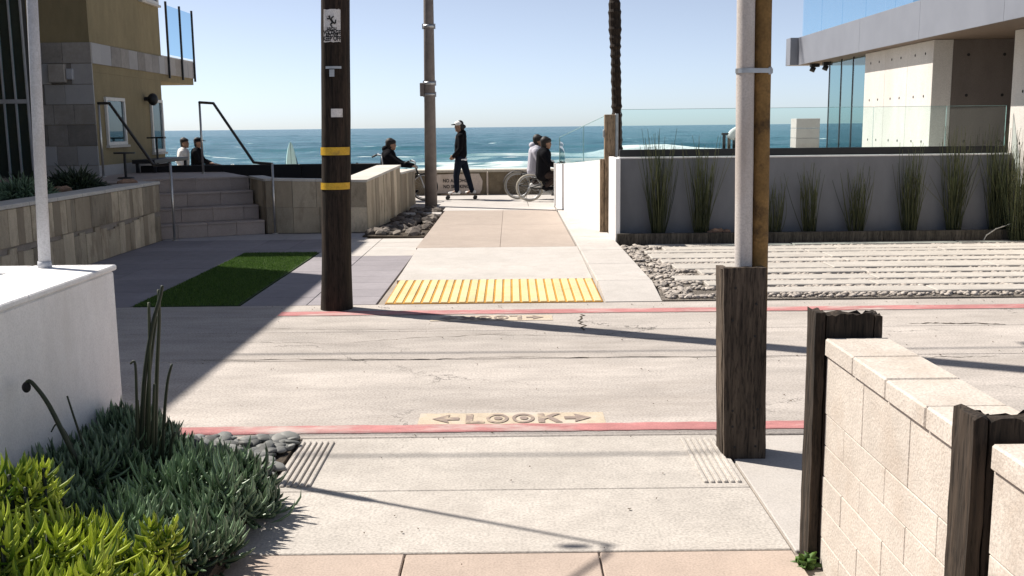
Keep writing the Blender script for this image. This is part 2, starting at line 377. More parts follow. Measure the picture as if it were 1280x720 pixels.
# the cross alley
al = MB().box(-60, 60, 5.33, 9.55, -.068, -.016).build('alley', M['mortar']); tag(al, kind='structure')
XJ = [-60, -22, -8.5, 9.5, 22, 60]
tilefield(al, 'slab', XJ, [5.33, 7.20], -.05, 0, M['conc'], .014, .006, .001)
tilefield(al, 'slab', [-60, -18, -7.6, 8.6, 26, 60], [7.20, 8.25], -.05, 0, M['conc'], .014, .006, .001)
tilefield(al, 'slab', XJ, [8.25, 8.96, 9.55], -.05, 0, M['conc'], .008, .004, .001)
def stripe(x0, x1, y0, y1, name):          # worn paint with an uneven edge
    b = MB(); n = 70; top = []; bot = []
    for i in range(n + 1):
        x = x0 + (x1 - x0) * i / n
        top.append((x, y1 + random.uniform(-.006, .008), LIFT)); bot.append((x, y0 + random.uniform(-.008, .006), LIFT))
    for i in range(n): b.poly([bot[i], bot[i + 1], top[i + 1], top[i]])
    return b.build(name, M['red'], al)
stripe(-2.0, 3.4, 5.41, 5.555, 'red_line'); stripe(3.4, 20, 5.41, 5.555, 'red_line')
stripe(-2.1, 3, 8.99, 9.19, 'red_line'); stripe(3.0, 20, 8.99, 9.19, 'red_line')

def text_mesh(s, size, name='lettering', sx=1., bold=0.):
    cu = bpy.data.curves.new(name, 'FONT'); cu.body = s; cu.size = size; cu.align_x = 'CENTER'; cu.align_y = 'CENTER'; cu.offset = bold
    cu.space_character = 1.05
    ob = bpy.data.objects.new(name, cu); COL.objects.link(ob); bpy.context.view_layer.update()
    me = bpy.data.meshes.new_from_object(ob.evaluated_get(bpy.context.evaluated_depsgraph_get()))
    bpy.data.objects.remove(ob); bpy.data.curves.remove(cu)
    me.name = name
    if sx != 1.: me.transform(Matrix.Diagonal((sx, 1, 1, 1)))
    return me
def look_mark(cx, cy, rot):
    """LOOK between two arrows, stencilled on a faded yellow panel"""
    R = Matrix.Translation((cx, cy, 0)) @ Matrix.Rotation(rot, 4, 'Z')
    b = MB(); n = 20
    pts = [(-.53 + 1.06 * i / n, -.115 + random.uniform(-.008, .008)) for i in range(n + 1)] + [(.53 - 1.06 * i / n, .125 + random.uniform(-.008, .008)) for i in range(n + 1)]
    b.poly([(p[0], p[1], LIFT * .7) for p in pts], R); pan = b.build('yellow_panel', M['padyellow'], al)
    z = LIFT * 1.7
    for sx in (-1, 1):
        a = [(.30, -.026), (.365, -.026), (.355, -.085), (.455, 0), (.355, .085), (.365, .026), (.30, .026)]
        MB().poly([(sx * p[0], p[1], z) for p in a], R).build('arrow', M['stencil'], pan)
    def stroke(pl, nm): MB().poly([(p[0], p[1], z) for p in pl], R).build(nm, M['stencil'], pan)
    stroke([(-.262, -.088), (-.155, -.088), (-.155, -.05), (-.222, -.05), (-.222, .088), (-.262, .088)], 'letter')
    for ox in (-.082, .066):
        b = MB(); ns = 28
        for k in range(ns):
            a0 = 2 * math.pi * k / ns; a1 = 2 * math.pi * (k + 1) / ns
            b.poly([(ox + .064 * math.cos(a0), .092 * math.sin(a0), z), (ox + .064 * math.cos(a1), .092 * math.sin(a1), z), (ox + .044 * math.cos(a1), .062 * math.sin(a1), z), (ox + .044 * math.cos(a0), .062 * math.sin(a0), z)], R)
        b.poly([(ox + .004 + .024 * math.cos(2 * math.pi * k / 16), .004 + .034 * math.sin(2 * math.pi * k / 16), z) for k in range(16)], R)
        b.build('letter', M['stencil'], pan)
    stroke([(.150, -.088), (.187, -.088), (.187, -.03), (.205, -.008), (.247, -.088), (.288, -.088), (.230, .024), (.286, .088), (.240, .088), (.187, .026), (.187, .088), (.150, .088)], 'letter')
look_mark(-.01, 5.66, 0); look_mark(-.18, 8.79, math.pi)

# a patch of rubber tyre marks and a broken edge where the asphalt patch has sunk
for (px0, py0, px1, py1, wd) in ((1135, 404, 1255, 405, .05), (1110, 447, 1250, 446, .014), (440, 428, 640, 416, .010), (270, 428, 440, 430, .008), (215, 450, 620, 447.5, .016), (600, 447.6, 1010, 445.2, .018), (560, 418, 900, 424, .009), (300, 412, 560, 411, .010)):
    a = G(px0, py0); c = G(px1, py1); b = MB(); n = 26; pts = []
    w = 0; P = []; Q = []
    for i in range(n + 1):
        t = i / n; w = w * .75 + random.uniform(-.02, .02); p = a.lerp(c, t); hw = wd * .5 * random.uniform(.15, 1.) * math.sin(math.pi * min(max(t, .02), .98)) ** .4
        P.append((p.x, p.y + w - hw, LIFT * .6)); Q.append((p.x, p.y + w + hw, LIFT * .6))
    for i in range(n): b.poly([P[i], P[i + 1], Q[i + 1], Q[i]])
    b.build('crack_filler', M['soil'], al)
b = MB(); P = []; Q = []; w = 0                        # the ragged transverse crack
for i in range(15):
    t = i / 14; p = G(728, 393).lerp(G(731, 413), t); w = w * .6 + random.uniform(-.035, .035)
    P.append((p.x + w - .008, p.y, LIFT * .6)); Q.append((p.x + w + .008, p.y, LIFT * .6))
for i in range(14): b.poly([P[i], Q[i], Q[i + 1], P[i + 1]])
b.build('crack_filler', M['soil'], al)

# near walk: broomed apron, pink slabs
ap = MB().box(-2.12, 1.365, 3.81, 5.325, -.068, -.02).build('apron', M['mortar']); tag(ap, kind='structure')
tilefield(ap, 'slab', [-1.14, 1.09], [3.81, 4.51, 5.325], -.05, .0, M['apron'], .006, .004)
tilefield(ap, 'smooth_slab', [1.10, 1.9], [3.81, 5.325], -.05, -.006, M['smoothgrey'], .008, .004)
for sx, x0 in ((-1, -1.125), (1, .885)):               # grooved warning strips on both flares
    for k in range(6):
        x = x0 + k * .031
        MB().box(x, x + .020, 4.57, 5.25, -.01, .010, .004).build('rib', M['apron'], ap)
nw = MB().box(-2.12, 1.365, -3, 3.805, -.068, -.02).build('near_walk', M['mortar']); tag(nw, kind='structure')
tilefield(nw, 'slab', [-1.19, -.43, .33, 1.09], [-3, -1.5, -.7, -.02, .75, 1.52, 2.28, 3.04, 3.805], -.05, .0, M['pink'], .007, .004, .001)

# far walk: warning pad on the ramp, pale ramp slab, tan slabs
fw = MB().box(-1.28, .87, 9.55, 20.4, -.068, -.012).build('far_walk', M['mortar']); tag(fw, kind='structure')
def rz(y): return ZW * min(1, max(0, (y - 9.55) / 3.9))
def ramp_slab(x0, x1, y0, y1, mat, nm, par, lift=0, x0b=None, x1b=None):
    x0b = x0 if x0b is None else x0b; x1b = x1 if x1b is None else x1b
    b = MB().hexa([(x0, y0, -.05), (x1, y0, -.05), (x1b, y1, -.05), (x0b, y1, -.05)], [(x0, y0, rz(y0) + lift), (x1, y0, rz(y0) + lift), (x1b, y1, rz(y1) + lift), (x0b, y1, rz(y1) + lift)])
    return b.build(nm, mat, par)
pad = ramp_slab(-1.21, .862, 9.60, 10.90, M['tactbase'], 'warning_pad', fw, -.002)
wv = (2.072) / 24
for k in range(24):
    x = -1.21 + k * wv
    b = MB().hexa([(x + .008, 9.61, rz(9.61) - .004), (x + wv - .008, 9.61, rz(9.61) - .004), (x + wv - .008, 10.89, rz(10.89) - .004), (x + .008, 10.89, rz(10.89) - .004)],
                  [(x + .014, 9.615, rz(9.61) + .006), (x + wv - .014, 9.615, rz(9.61) + .006), (x + wv - .014, 10.885, rz(10.89) + .006), (x + .014, 10.885, rz(10.89) + .006)])
    b.build('warning_bar', M['tact'], pad)
ramp_slab(-1.24, .865, 10.91, 13.44, M['walk'], 'slab', fw)
for y0, y1 in ((13.45, 16.6), (16.605, 19.5)):
    ramp_slab(-1.26, -.155, y0, y1 - .005, M['tan'], 'slab', fw); ramp_slab(-.15, .85, y0, y1 - .005, M['tan'], 'slab', fw)
ramp_slab(-1.30, .85, 19.505, 20.39, M['walk'], 'slab', fw)
# side slabs with the kerb step on the right
sd = MB().box(.875, 1.425, 9.55, 21, -.068, -.012).build('side_walk', M['mortar']); tag(sd, kind='structure')
MB().hexa([(.885, 9.56, -.05), (1.42, 9.56, -.05), (1.42, 10.3, -.05), (.875, 10.3, -.05)], [(.885, 9.56, .004), (1.42, 9.56, .004), (1.42, 10.3, ZW + .015), (.875, 10.3, ZW + .015)]).build('slab', M['walk'], sd)
for y0, y1 in ((10.31, 11.6), (11.61, 12.9), (12.91, 14.5), (14.51, 16.5), (16.51, 18.8), (18.81, 20.99)):
    MB().box(.872, 1.42, y0, y1, -.05, ZW + .015, .006).build('slab', M['walk'], sd)

# boardwalk along the sea wall
bw = MB().box(-60, 60, 20.4, 24.1, -.068, ZW - .02).build('boardwalk', M['mortar']); tag(bw, kind='structure')
tilefield(bw, 'slab', [-60, -20, -8, -5, -2.6, .35, 3.3, 6.3, 20, 60], [20.4, 22.3, 24.1], -.05, ZW, M['walk'], .012, .004)
# sand and sea
b = MB()
prof = [(24.5, -.1), (30, -.2), (48, -.9), (75, -1.9), (105, -2.75), (140, -3.4), (300, -5)]
for i in range(len(prof) - 1):
    (y0, z0), (y1, z1) = prof[i], prof[i + 1]
    b.poly([(-900, y0, z0), (900, y0, z0), (900, y1, z1), (-900, y1, z1)])
s = b.build('beach', M['sand'], fix=False); tag(s, kind='structure')

def vnoise(x, y, seed=0):
    def h(i, j):
        n = (i * 374761393 + j * 668265263 + seed * 144665) & 0x7fffffff
        n = (n ^ (n >> 13)) * 1274126177 & 0x7fffffff
        return ((n ^ (n >> 16)) & 0xffff) / 65535.0
    i = np.floor(x).astype(np.int64); j = np.floor(y).astype(np.int64); u = x - i; v = y - j
    u = u * u * (3 - 2 * u); v = v * v * (3 - 2 * v)
    return (h(i, j) * (1 - u) + h(i + 1, j) * u) * (1 - v) + (h(i, j + 1) * (1 - u) + h(i + 1, j + 1) * u) * v
def fbm(x, y, o=4, seed=0):
    t = 0; a = .5
    for k in range(o): t = t + a * vnoise(x * 2 ** k, y * 2 ** k, seed + k); a *= .5
    return t
SEA = -2.5
def sea_grid(x0, x1, dx, ys, name):
    xs = np.arange(x0, x1 + dx * .5, dx); ys = np.array(ys); X, Y = np.meshgrid(xs, ys)
    fade = np.clip((620 - Y) / 300, .0, 1)
    Z = (fbm(X / 11 + 5, Y / 5.0, 4, 3) - .47) * .95 * np.clip((Y - 92) / 70, .15, 1) + .10 * np.sin(Y / 3.1 + 1.2 * np.sin(X / 17)) * fade
    wob = (fbm(X / 34, Y * 0 + 2.2, 3, 9) - .5) * 26
    c1 = 150 + wob; a1 = np.clip((fbm(X / 26 + 9.3, Y * 0, 3, 11) - .42) * 4.2, 0, 1.1)
    d = Y - c1; Z += a1 * 1.25 * np.where(d < 0, np.exp(-(d / 1.7) ** 2), np.exp(-(d / 7.) ** 2))
    c2 = 117 + wob * .35; d2 = Y - c2; a2 = np.clip((fbm(X / 19 + 31, Y * 0, 3, 21) - .33) * 3.2, 0, 1)
    Z += a2 * .45 * np.where(d2 < 0, np.exp(-(d2 / .9) ** 2), np.exp(-(d2 / 4.) ** 2))
    c3 = 205 + wob * 1.3; d3 = Y - c3; Z += .55 * np.exp(-(d3 / 6.5) ** 2)
    n = fbm(X / 3.4, Y / 7., 5, 40); n2 = fbm(X / 1.2, Y / 2.2, 4, 60)
    foam = a1 * np.where(d < 0, np.exp(-(d / 6.5) ** 2), np.exp(-(d / 1.6) ** 2)) * (.55 + 1.2 * n)
    foam += a2 * np.where(d2 < 0, np.exp(-(d2 / 9.) ** 2), np.exp(-(d2 / 2.2) ** 2)) * (.5 + 1.1 * n)
    foam += np.clip((111 - Y) / 12, 0, 1) * (.25 + 1.0 * n2)
    foam += np.clip((168 - Y) / 60, 0, 1) * np.clip((n - .50) * 5, 0, .6)
    foam += np.clip((fbm(X / 4.5 + 77, Y / 3.2, 4, 80) - .715) * 10, 0, 1) * np.clip((520 - Y) / 300, 0, 1)
    ny, nx = X.shape
    co = np.stack([X, Y, SEA + Z], -1).reshape(-1, 3).astype(np.float32)
    idx = np.arange(ny * nx).reshape(ny, nx)
    q = np.stack([idx[:-1, :-1], idx[:-1, 1:], idx[1:, 1:], idx[1:, :-1]], -1).reshape(-1, 4)
    return co, q, np.clip(foam, 0, 1).reshape(-1)
def mesh_np(name, co, q, smooth=True):
    me = bpy.data.meshes.new(name); k = q.shape[1]
    me.vertices.add(len(co)); me.vertices.foreach_set("co", np.ascontiguousarray(co, dtype=np.float32).ravel())
    me.loops.add(q.size); me.loops.foreach_set("vertex_index", np.ascontiguousarray(q, dtype=np.int32).ravel())
    me.polygons.add(len(q)); me.polygons.foreach_set("loop_start", np.arange(0, q.size, k, dtype=np.int32)); me.polygons.foreach_set("loop_total", np.full(len(q), k, dtype=np.int32))
    me.update(calc_edges=True); me.polygons.foreach_set("use_smooth", np.full(len(q), smooth)); return me
mt, nt, pb = nodes('sea_water'); L = nt.links
pos = N(nt, "ShaderNodeNewGeometry").outputs["Position"]
at = N(nt, "ShaderNodeAttribute", attribute_name="foam").outputs["Fac"]
wn1 = noise(nt, pos, .9, 5, .6, (.35, 1, 1)); wn2 = noise(nt, pos, .07, 4, .6, (.5, 1, 1)); wn3 = noise(nt, pos, 2.6, 4, .65, (.4, 1, 1))
wc = ramp(nt, wn2, [(.3, (.006, .066, .092)), (.7, (.020, .118, .145))])
ff = N(nt, "ShaderNodeMath", operation='MULTIPLY_ADD'); L.new(wn3, ff.inputs[0]); ff.inputs[1].default_value = .55; ad = N(nt, "ShaderNodeMath", operation='ADD'); L.new(at, ff.inputs[2])
fm = ramp(nt, ff.outputs[0], [(.50, g3(0)), (.95, g3(1))])
wc2 = mixc(nt, ramp(nt, at, [(0, g3(0)), (.5, g3(.8))]), wc, (.16, .34, .33))
wc3 = mixc(nt, fm, wc2, (.66, .69, .69))
L.new(wc3, pb.inputs["Base Color"])
L.new(ramp(nt, fm, [(0, g3(.20)), (1, g3(.9))]), pb.inputs["Roughness"]); pb.inputs["IOR"].default_value = 1.33; pb.inputs["Specular IOR Level"].default_value = .22
bp = N(nt, "ShaderNodeBump"); bp.inputs["Strength"].default_value = 1.; bp.inputs["Distance"].default_value = .55
sm = N(nt, "ShaderNodeMath", operation='ADD'); L.new(wn1, sm.inputs[0]); m2 = N(nt, "ShaderNodeMath", operation='MULTIPLY'); L.new(wn3, m2.inputs[0]); m2.inputs[1].default_value = .35
L.new(m2.outputs[0], sm.inputs[1]); L.new(sm.outputs[0], bp.inputs["Height"]); L.new(bp.outputs[0], pb.inputs["Normal"])
M['sea'] = mt
ysn = list(np.arange(92, 190, .55)) + list(np.arange(190, 320, 1.3)) + list(np.arange(320, 640, 4))
co, q, fo = sea_grid(-330, 330, 1.5, ysn, 'sea')
me = mesh_np('sea', co, q); a = me.attributes.new("foam", 'FLOAT', 'POINT'); a.data.foreach_set("value", fo.astype(np.float32))
sea = link('sea', me, M['sea']); tag(sea, kind='structure')
fs = MB().poly([(-9000, 636.5, SEA - .06), (9000, 636.5, SEA - .06), (9000, 12000, SEA - .06), (-9000, 12000, SEA - .06)])
for sx in (-1, 1): fs.poly([(sx * 330, 92, SEA - .06), (sx * 9000, 92, SEA - .06), (sx * 9000, 636.5, SEA - .06), (sx * 330, 636.5, SEA - .06)])
tag(fs.build('far_sea', M['sea'], fix=False), kind='structure')

# left forecourt: pavers, turf strip
fc = MB().box(-5.3, -1.29, 9.555, 16.3, -.068, -.02).build('forecourt', M['mortar']); tag(fc, kind='structure')
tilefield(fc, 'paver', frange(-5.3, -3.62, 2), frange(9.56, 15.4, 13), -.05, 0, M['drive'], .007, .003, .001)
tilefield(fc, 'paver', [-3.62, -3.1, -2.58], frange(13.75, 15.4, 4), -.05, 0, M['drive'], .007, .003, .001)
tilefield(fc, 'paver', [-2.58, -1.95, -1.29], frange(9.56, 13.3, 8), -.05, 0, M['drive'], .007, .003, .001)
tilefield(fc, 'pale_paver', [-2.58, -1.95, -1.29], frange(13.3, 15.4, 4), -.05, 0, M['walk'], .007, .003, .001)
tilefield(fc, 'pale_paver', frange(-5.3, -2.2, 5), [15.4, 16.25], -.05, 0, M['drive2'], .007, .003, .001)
# artificial turf: short blades on a backing
MB().box(-3.60, -2.60, 9.58, 13.72, -.05, .002).build('turf_backing', plain('turf_backing', (.03, .06, .012), .9), fc)
def blades(n, fn, h, w, name, mat, parent=None, org=(0, 0, 0)):
    P = np.array([fn() for _ in range(n)]) - np.array(org)
    an = rng.uniform(0, 6.283, n); hh = rng.uniform(.6, 1.2, n) * h; le = rng.uniform(-.6, .6, (n, 2)) * hh[:, None]
    d = np.stack([np.cos(an), np.sin(an), np.zeros(n)], -1) * w
    T = P + np.stack([le[:, 0], le[:, 1], hh], -1)
    co = np.stack([P - d, P + d, T], 1).reshape(-1, 3); q = np.arange(3 * n).reshape(-1, 3)
    me = mesh_np(name, co, q, False); a = me.attributes.new("tone", 'FLOAT', 'POINT'); a.data.foreach_set("value", np.repeat(rng.uniform(0, 1, n), 3).astype(np.float32))
    return link(name, me, mat, parent)
M['turf'] = leafmat('turf_green', c0=(.03, .075, .010), c1=(.13, .23, .04), rough=.6, trans=.2)
tf = blades(45000, lambda: (random.uniform(-3.59, -2.61), random.uniform(9.59, 13.71), .001), .022, .004, 'turf', M['turf'])
tag(tf, 'strip of short green artificial turf between the pavers', 'turf', kind='stuff')

# ------------------------------------------------------------------ sea wall
SY = 24.1
swl = empty('sea_wall', (0, SY, 0), label='low stained concrete sea wall along the boardwalk', cat='wall')
edges = [-40, -20, -12, -7.2, -4.4, -2.75, -.55, 1.6, 4, 8, 16, 40]
for i in range(len(edges) - 1):
    b = MB((0, SY, 0)); x0, x1 = edges[i] + .012, edges[i + 1] - .012
    b.box(x0, x1, SY + random.uniform(0, .025), SY + .42, -.12, .60, .012); b.build('panel', M['seawall'], swl)
    MB((0, SY, 0)).box(x0 - .008, x1 + .008, SY - .03, SY + .45, .603, .665, .012).build('cap', M['seacap'], swl)
for x in (-.55, 1.6, -2.75): MB((0, SY, 0)).box(x - .02, x + .02, SY - .012, SY + .02, .1, .60, .004).build('joint_strip', M['signpaint'], swl)
pa = V(546, 243, SY - .006); pc = V(602, 214, SY - .006)
b = MB((0, SY, 0)); pl = [(pa.x, .12), (pc.x - .05, .11), (pc.x, .2), (pc.x + .02, .40), (pc.x - .06, .575), (pc.x - .7, .57), (pa.x + .02, .56), (pa.x - .03, .3)]
b.add([(p[0], SY - .006, p[1]) for p in pl] + [(p[0], SY + .03, p[1]) for p in pl], [list(range(8)), list(range(8, 16))[::-1]] + [(i, (i + 1) % 8, 8 + (i + 1) % 8, 8 + i) for i in range(8)])
ptc = b.build('painted_notice', M['signpaint'], swl)
for s_, py in (('NO ALCOHOL', 226), ('NO SMOKING', 233.4)):
    c = V(570.5, py, SY - .010); me = text_mesh(s_, .108, 'lettering', .86, .004); me.transform(Matrix.Rotation(rad(90), 4, 'X'))
    o = link('lettering', me, M['ink'], ptc, (c.x, c.y - SY, c.z))

# ================================================================== LEFT SIDE
# white stucco planter wall beside the succulents
org = Vector((-2.28, 3.0, 0))
ww = empty('stucco_planter_wall', org, label='white stucco planter wall beside the succulents at the left', cat='wall')
WT = .945
MB(org).box(-2.54, -2.125, -1.0, 5.42, -.07, WT - .03, .012).build('side_panel', M['white'], ww)
MB(org).box(-6.5, -2.543, 5.18, 5.415, -.07, WT - .03, .012).build('end_panel', M['white'], ww)
MB(org).box(-6.5, -2.543, -1, 5.178, -.07, .80).build('planting_soil', M['soil'], ww)
for y0, y1 in ((-1, .6), (.6, 2.1), (2.1, 3.3), (3.3, 4.42), (4.42, 5.435)):
    MB(org).box(-2.555, -2.113, y0 + .002, y1 - .002, WT - .029, WT, .008).build('coping', M['white'], ww)
for x0, x1 in ((-6.5, -4.2), (-4.2, -2.557)):
    MB(org).box(x0, x1 - .002, 5.165, 5.433, WT - .029, WT - .001, .008).build('coping', M['white'], ww)
# grey pole standing on the wall, with a small lamp bracket out of view above
pb_ = Vector((-2.45, 5.33, WT)); top = Vector((-2.45, 5.33, 3.72))
pt = V(43, 0, 5.33); lean = (pt.x + .0 - pb_.x - .012) / (pt.z - pb_.z)
top.x += lean * (top.z - pb_.z)
po = empty('grey_pole', pb_, label='slim grey metal pole standing on the white stucco wall', cat='pole')
MB(pb_).tube([pb_, pb_.lerp(top, .5), pb_.lerp(top, .53), top], [.031, .027, .013, .010], 16).build('shaft', M['greypole'], po, True)
MB(pb_).tube([pb_, pb_ + Vector((0, 0, .035))], [.036, .034], 16).build('base_flange', M['greypole'], po, True)
ar = top + Vector((-.30, -.42, .02))
MB(pb_).tube([top - Vector((0, 0, .05)), top + Vector((-.05, -.07, .02)), ar], [.014, .013, .012], 8).build('bracket_arm', M['greypole'], po, True)
MB(pb_).ell(ar + Vector((-.08, .02, -.02)), (.10, .035, .03)).build('lamp_head', M['greypole'], po, True)
MB(pb_).ell(top + Vector((-.16, 0, .0)), (.07, .025, .02)).build('cable_clamp', M['black'], po, True)

# timber utility pole with notices and reflective bands
ub = Vector((-1.63, 9.36, -.02)); ut = ub + Vector((.034 * 9, -.01 * 9, 9.0))
up = empty('utility_pole', ub, label='tall dark creosoted timber utility pole with yellow bands at the alley edge', cat='pole')
b = MB(ub); n = 46; seg = 28; vs = []; fs = []
for i in range(n + 1):
    t = i / n; c = ub.lerp(ut, t); r = .137 - .035 * t + (.012 * (1 - i / 2) if i < 2 else 0)
    for k in range(seg):
        a = 2 * math.pi * k / seg; rr = r * (1 + .022 * math.sin(5 * a + 3 * t) + random.uniform(-.012, .012))
        vs.append(c + Vector((math.cos(a) * rr, math.sin(a) * rr, 0)))
for i in range(n):
    for k in range(seg): fs.append((i * seg + k, i * seg + (k + 1) % seg, (i + 1) * seg + (k + 1) % seg, (i + 1) * seg + k))
fs.append([n * seg + k for k in range(seg)]); b.add(vs, fs); b.build('shaft', M['polewood'], up, True)
def pole_c(z): return ub.lerp(ut, (z - ub.z) / (ut.z - ub.z))
def wrap(z0, z1, a0, a1, mat, nm, lift=.006, parent=up, rag=0.):   # a plate bent round the pole
    b = MB(ub); k = 10; vs = []
    for i in range(k + 1):
        a = a0 + (a1 - a0) * i / k
        for z in (z0 + random.uniform(-rag, rag), z1 + random.uniform(-rag, rag)):
            c = pole_c(z); r = (.137 - .035 * (z / 9)) * 1.03 + lift
            vs.append(Vector((c.x + math.cos(a) * r, c.y + math.sin(a) * r, z)))
    b.add(vs, [(2 * i, 2 * i + 2, 2 * i + 3, 2 * i + 1) for i in range(k)]); return b.build(nm, mat, parent, True, fix=False)
A0 = -math.pi / 2
def zat(py): return V(420, py, 9.24).z
for p0, p1 in ((194, 184), (237, 228.5)): wrap(zat(p0), zat(p1), A0 - 1.15, A0 + 1.25, M['bandyellow'], 'yellow_band', .004)
sg = wrap(zat(53), zat(12), A0 - .62, A0 + .50, M['signwhite'], 'warning_sign', .010, rag=.004)
wrap(zat(146.5), zat(136), A0 - .12, A0 + .62, M['signwhite'], 'number_plate', .008)
wrap(zat(96), zat(87), A0 - .22, A0 + .10, M['galv'], 'small_tag', .008)
wrap(zat(86), zat(83), A0 - .5, A0 + .55, M['galv'], 'metal_strap', .006)
cz = pole_c(zat(30)); sx0 = cz.x + math.sin(-.06) * .145; yf = cz.y - .153
for s_, py, sz in (('HIGH', 37.5, .05), ('VOLTAGE', 41.2, .05), ('ABOVE', 44.6, .05), ('KEEP OFF', 48.8, .055)):
    me = text_mesh(s_, sz, 'lettering', .72, .0025); me.transform(Matrix.Rotation(rad(90), 4, 'X'))
    z = zat(py); c = pole_c(z)
    for v in me.vertices:                                   # bend the line of letters round the pole
        a = (v.co.x - .008) / .15; r = (.137 - .035 * (z / 9)) * 1.03 + .0125
        v.co = Vector((c.x - ub.x + math.sin(a) * r, c.y - ub.y - math.cos(a) * r, v.co.z + z - ub.z))
    link('lettering', me, M['ink'], sg)
b = MB(ub)                                                   # the falling figure on the notice
def fig(p, q, w):
    p = Vector((p[0], 0, p[1])); q = Vector((q[0], 0, q[1])); d = (q - p).normalized(); nn = Vector((-d.z, 0, d.x)) * w
    z0 = zat(27); out = []
    for v in (p - nn, q - nn, q + nn, p + nn):
        c = pole_c(z0 + v.z); a = (v.x - .008) / .15; r = (.137 - .035 * (z0 / 9)) * 1.03 + .0125
        out.append(Vector((c.x + math.sin(a) * r, c.y - math.cos(a) * r, z0 + v.z)))
    b.poly(out)
for p, q, w in (((-.01, .02), (.012, -.012), .010), ((-.01, .02), (-.045, .022), .006), ((-.005, .022), (.02, .042), .006), ((.012, -.012), (.035, -.02), .008), ((.035, -.02), (.038, .012), .006), ((.010, -.012), (-.012, -.03), .008), ((-.012, -.03), (.005, -.048), .006), ((-.028, .034), (-.014, .040), .010)): fig(p, q, w)
b.build('falling_figure', M['ink'], sg, fix=False)
for z, dx in ((7.15, 1.1), (7.75, 1.25)):
    c = pole_c(z); MB(ub).box(c.x - .05, c.x + .05, c.y - dx, c.y + dx, z - .06, z + .06, .008, ).build('crossarm', M['polewood'], up)
    for k, yy in enumerate((-.92, .92)):
        MB(ub).tube([(c.x, c.y + yy * dx, z + .06), (c.x, c.y + yy * dx, z + .12), (c.x, c.y + yy * dx, z + .2)], [.03, .055, .035], 10).build('insulator', M['porcelain'], up, True)
for z, dx, side, lb in ((7.15, 1.1, -1, 'lower near power line crossing above the alley'), (7.15, 1.1, 1, 'lower far power line crossing above the alley'), (7.75, 1.25, -1, 'upper near power line crossing above the alley')):
    c = pole_c(z); y = c.y + .92 * side * dx; pts = []
    for i in range(41):
        x = -22 + 44 * i / 40 + c.x; s_ = abs((i - 20) / 20.); pts.append((x, y, z + .2 - .9 * (1 - (1 - s_) ** 2) * (s_ if s_ < .5 else (1 - s_)) ))
    pl_ = MB((c.x, y, z)).tube(pts, .014, 6).build('power_line', M['copper'], None, True, (c.x, y, z)); tag(pl_, lb, 'cable', 'power lines on the utility pole')

# ------------------------------------------------------------------ low stone wall, terrace, stairs
ZT = .88
org = Vector((-5.4, 12, 0))
lw = empty('stone_retaining_wall', org, label='long low retaining wall clad in upright stone tiles, in shade', cat='wall')
MB(org).box(-5.62, -5.33, 7, 15.50, -.07, .845).build('core', M['mortar'], lw)
y = 7.0
while y < 15.45:
    for r, (z0, z1) in enumerate(((.0, .40), (.405, .845))):
        yy = y - (0.07 if r else 0); 
    y2 = min(y + random.choice((.13, .17, .2, .24, .3)), 15.50)
    MB(org).box(-5.331, -5.30 + random.uniform(-.004, .006), y + .003, y2 - .003, .0, random.uniform(.36, .44), .004).build('stone_tile', M['stone'], lw)
    y = y2
y = 7.0
while y < 15.45:
    y2 = min(y + random.choice((.12, .16, .2, .23, .28)), 15.50)
    MB(org).box(-5.331, -5.30 + random.uniform(-.004, .006), y + .003, y2 - .003, .445, .843, .004).build('stone_tile', M['stone'], lw)
    y = y2
for y0, y1 in zip(frange(7, 15.5, 12)[:-1], frange(7, 15.5, 12)[1:]):
    MB(org).box(-5.66, -5.285, y0 + .003, y1 - .003, .848, .895, .006).build('coping', M['coping'], lw)
for x, zt in ((-5.45, .84),):
    for i, (a, c) in enumerate(((0, .42), (.424, .84))): MB(org).box(-5.615, -5.335, 15.501, 15.53, a, c, .004).build('stone_tile', M['stone'], lw)

SA = Vector((-5.42, 15.552, 0)); SB = Vector((-3.923, 16.341, 0)); se = (SB - SA).normalized(); sn = Vector((-se.y, se.x, 0)); SW = (SB - SA).length
ter = MB(); 
st0 = SA + sn * 1.0; st1 = SB + sn * 1.0
ter.prism([(-14, 15.55), (-5.63, 15.55), (-5.63, 15.9), (st0.x - .02, st0.y), (st1.x, st1.y), (-5.4, 19.3), (-5.4, 20.35), (-14, 20.35)], -.06, ZT - .004)
tag(ter.build('terrace', M['steptile']), kind='structure')
org = SA.copy()
sr = empty('stairs', org, label='four tiled steps rising to the raised terrace behind the retaining wall', cat='stairs')
def sbox(t0, t1, n0, n1, z0, z1, bev, name, mat, par):
    b = MB(org)
    Mx = Matrix(((se.x, sn.x, 0, SA.x), (se.y, sn.y, 0, SA.y), (0, 0, 1, 0), (0, 0, 0, 1)))
    return b.box(t0, t1, n0, n1, z0, z1, bev, Mx).build(name, mat, par)
for k in range(4):
    z1 = .22 * (k + 1); n0 = .333 * k
    t0 = -.12 - .16 * k; t1 = SW - .02
    sp = sbox(t0, t1, n0 + .02, 1.02, z1 - .22 - (.04 if k == 0 else -.001), z1 - .034, 0, 'step', M['mortar'], sr)
    nn = 4 if k % 2 == 0 else 5
    js = [t0 + (t1 - t0) * min(1, max(0, (i + (0 if k % 2 == 0 else -.5)) / 4)) for i in range(nn + 1)]
    for i in range(nn):
        if js[i + 1] - js[i] < .02: continue
        sbox(js[i] + .002, js[i + 1] - .002, n0, n0 + .0195, z1 - .22, z1 - .034, .003, 'riser_tile', M['steptile'], sp)
        sbox(js[i] + .002, js[i + 1] - .002, n0 - .018, (n0 + .333 if k < 3 else 1.0), z1 - .033, z1, .005, 'tread_tile', M['steptile'], sp)
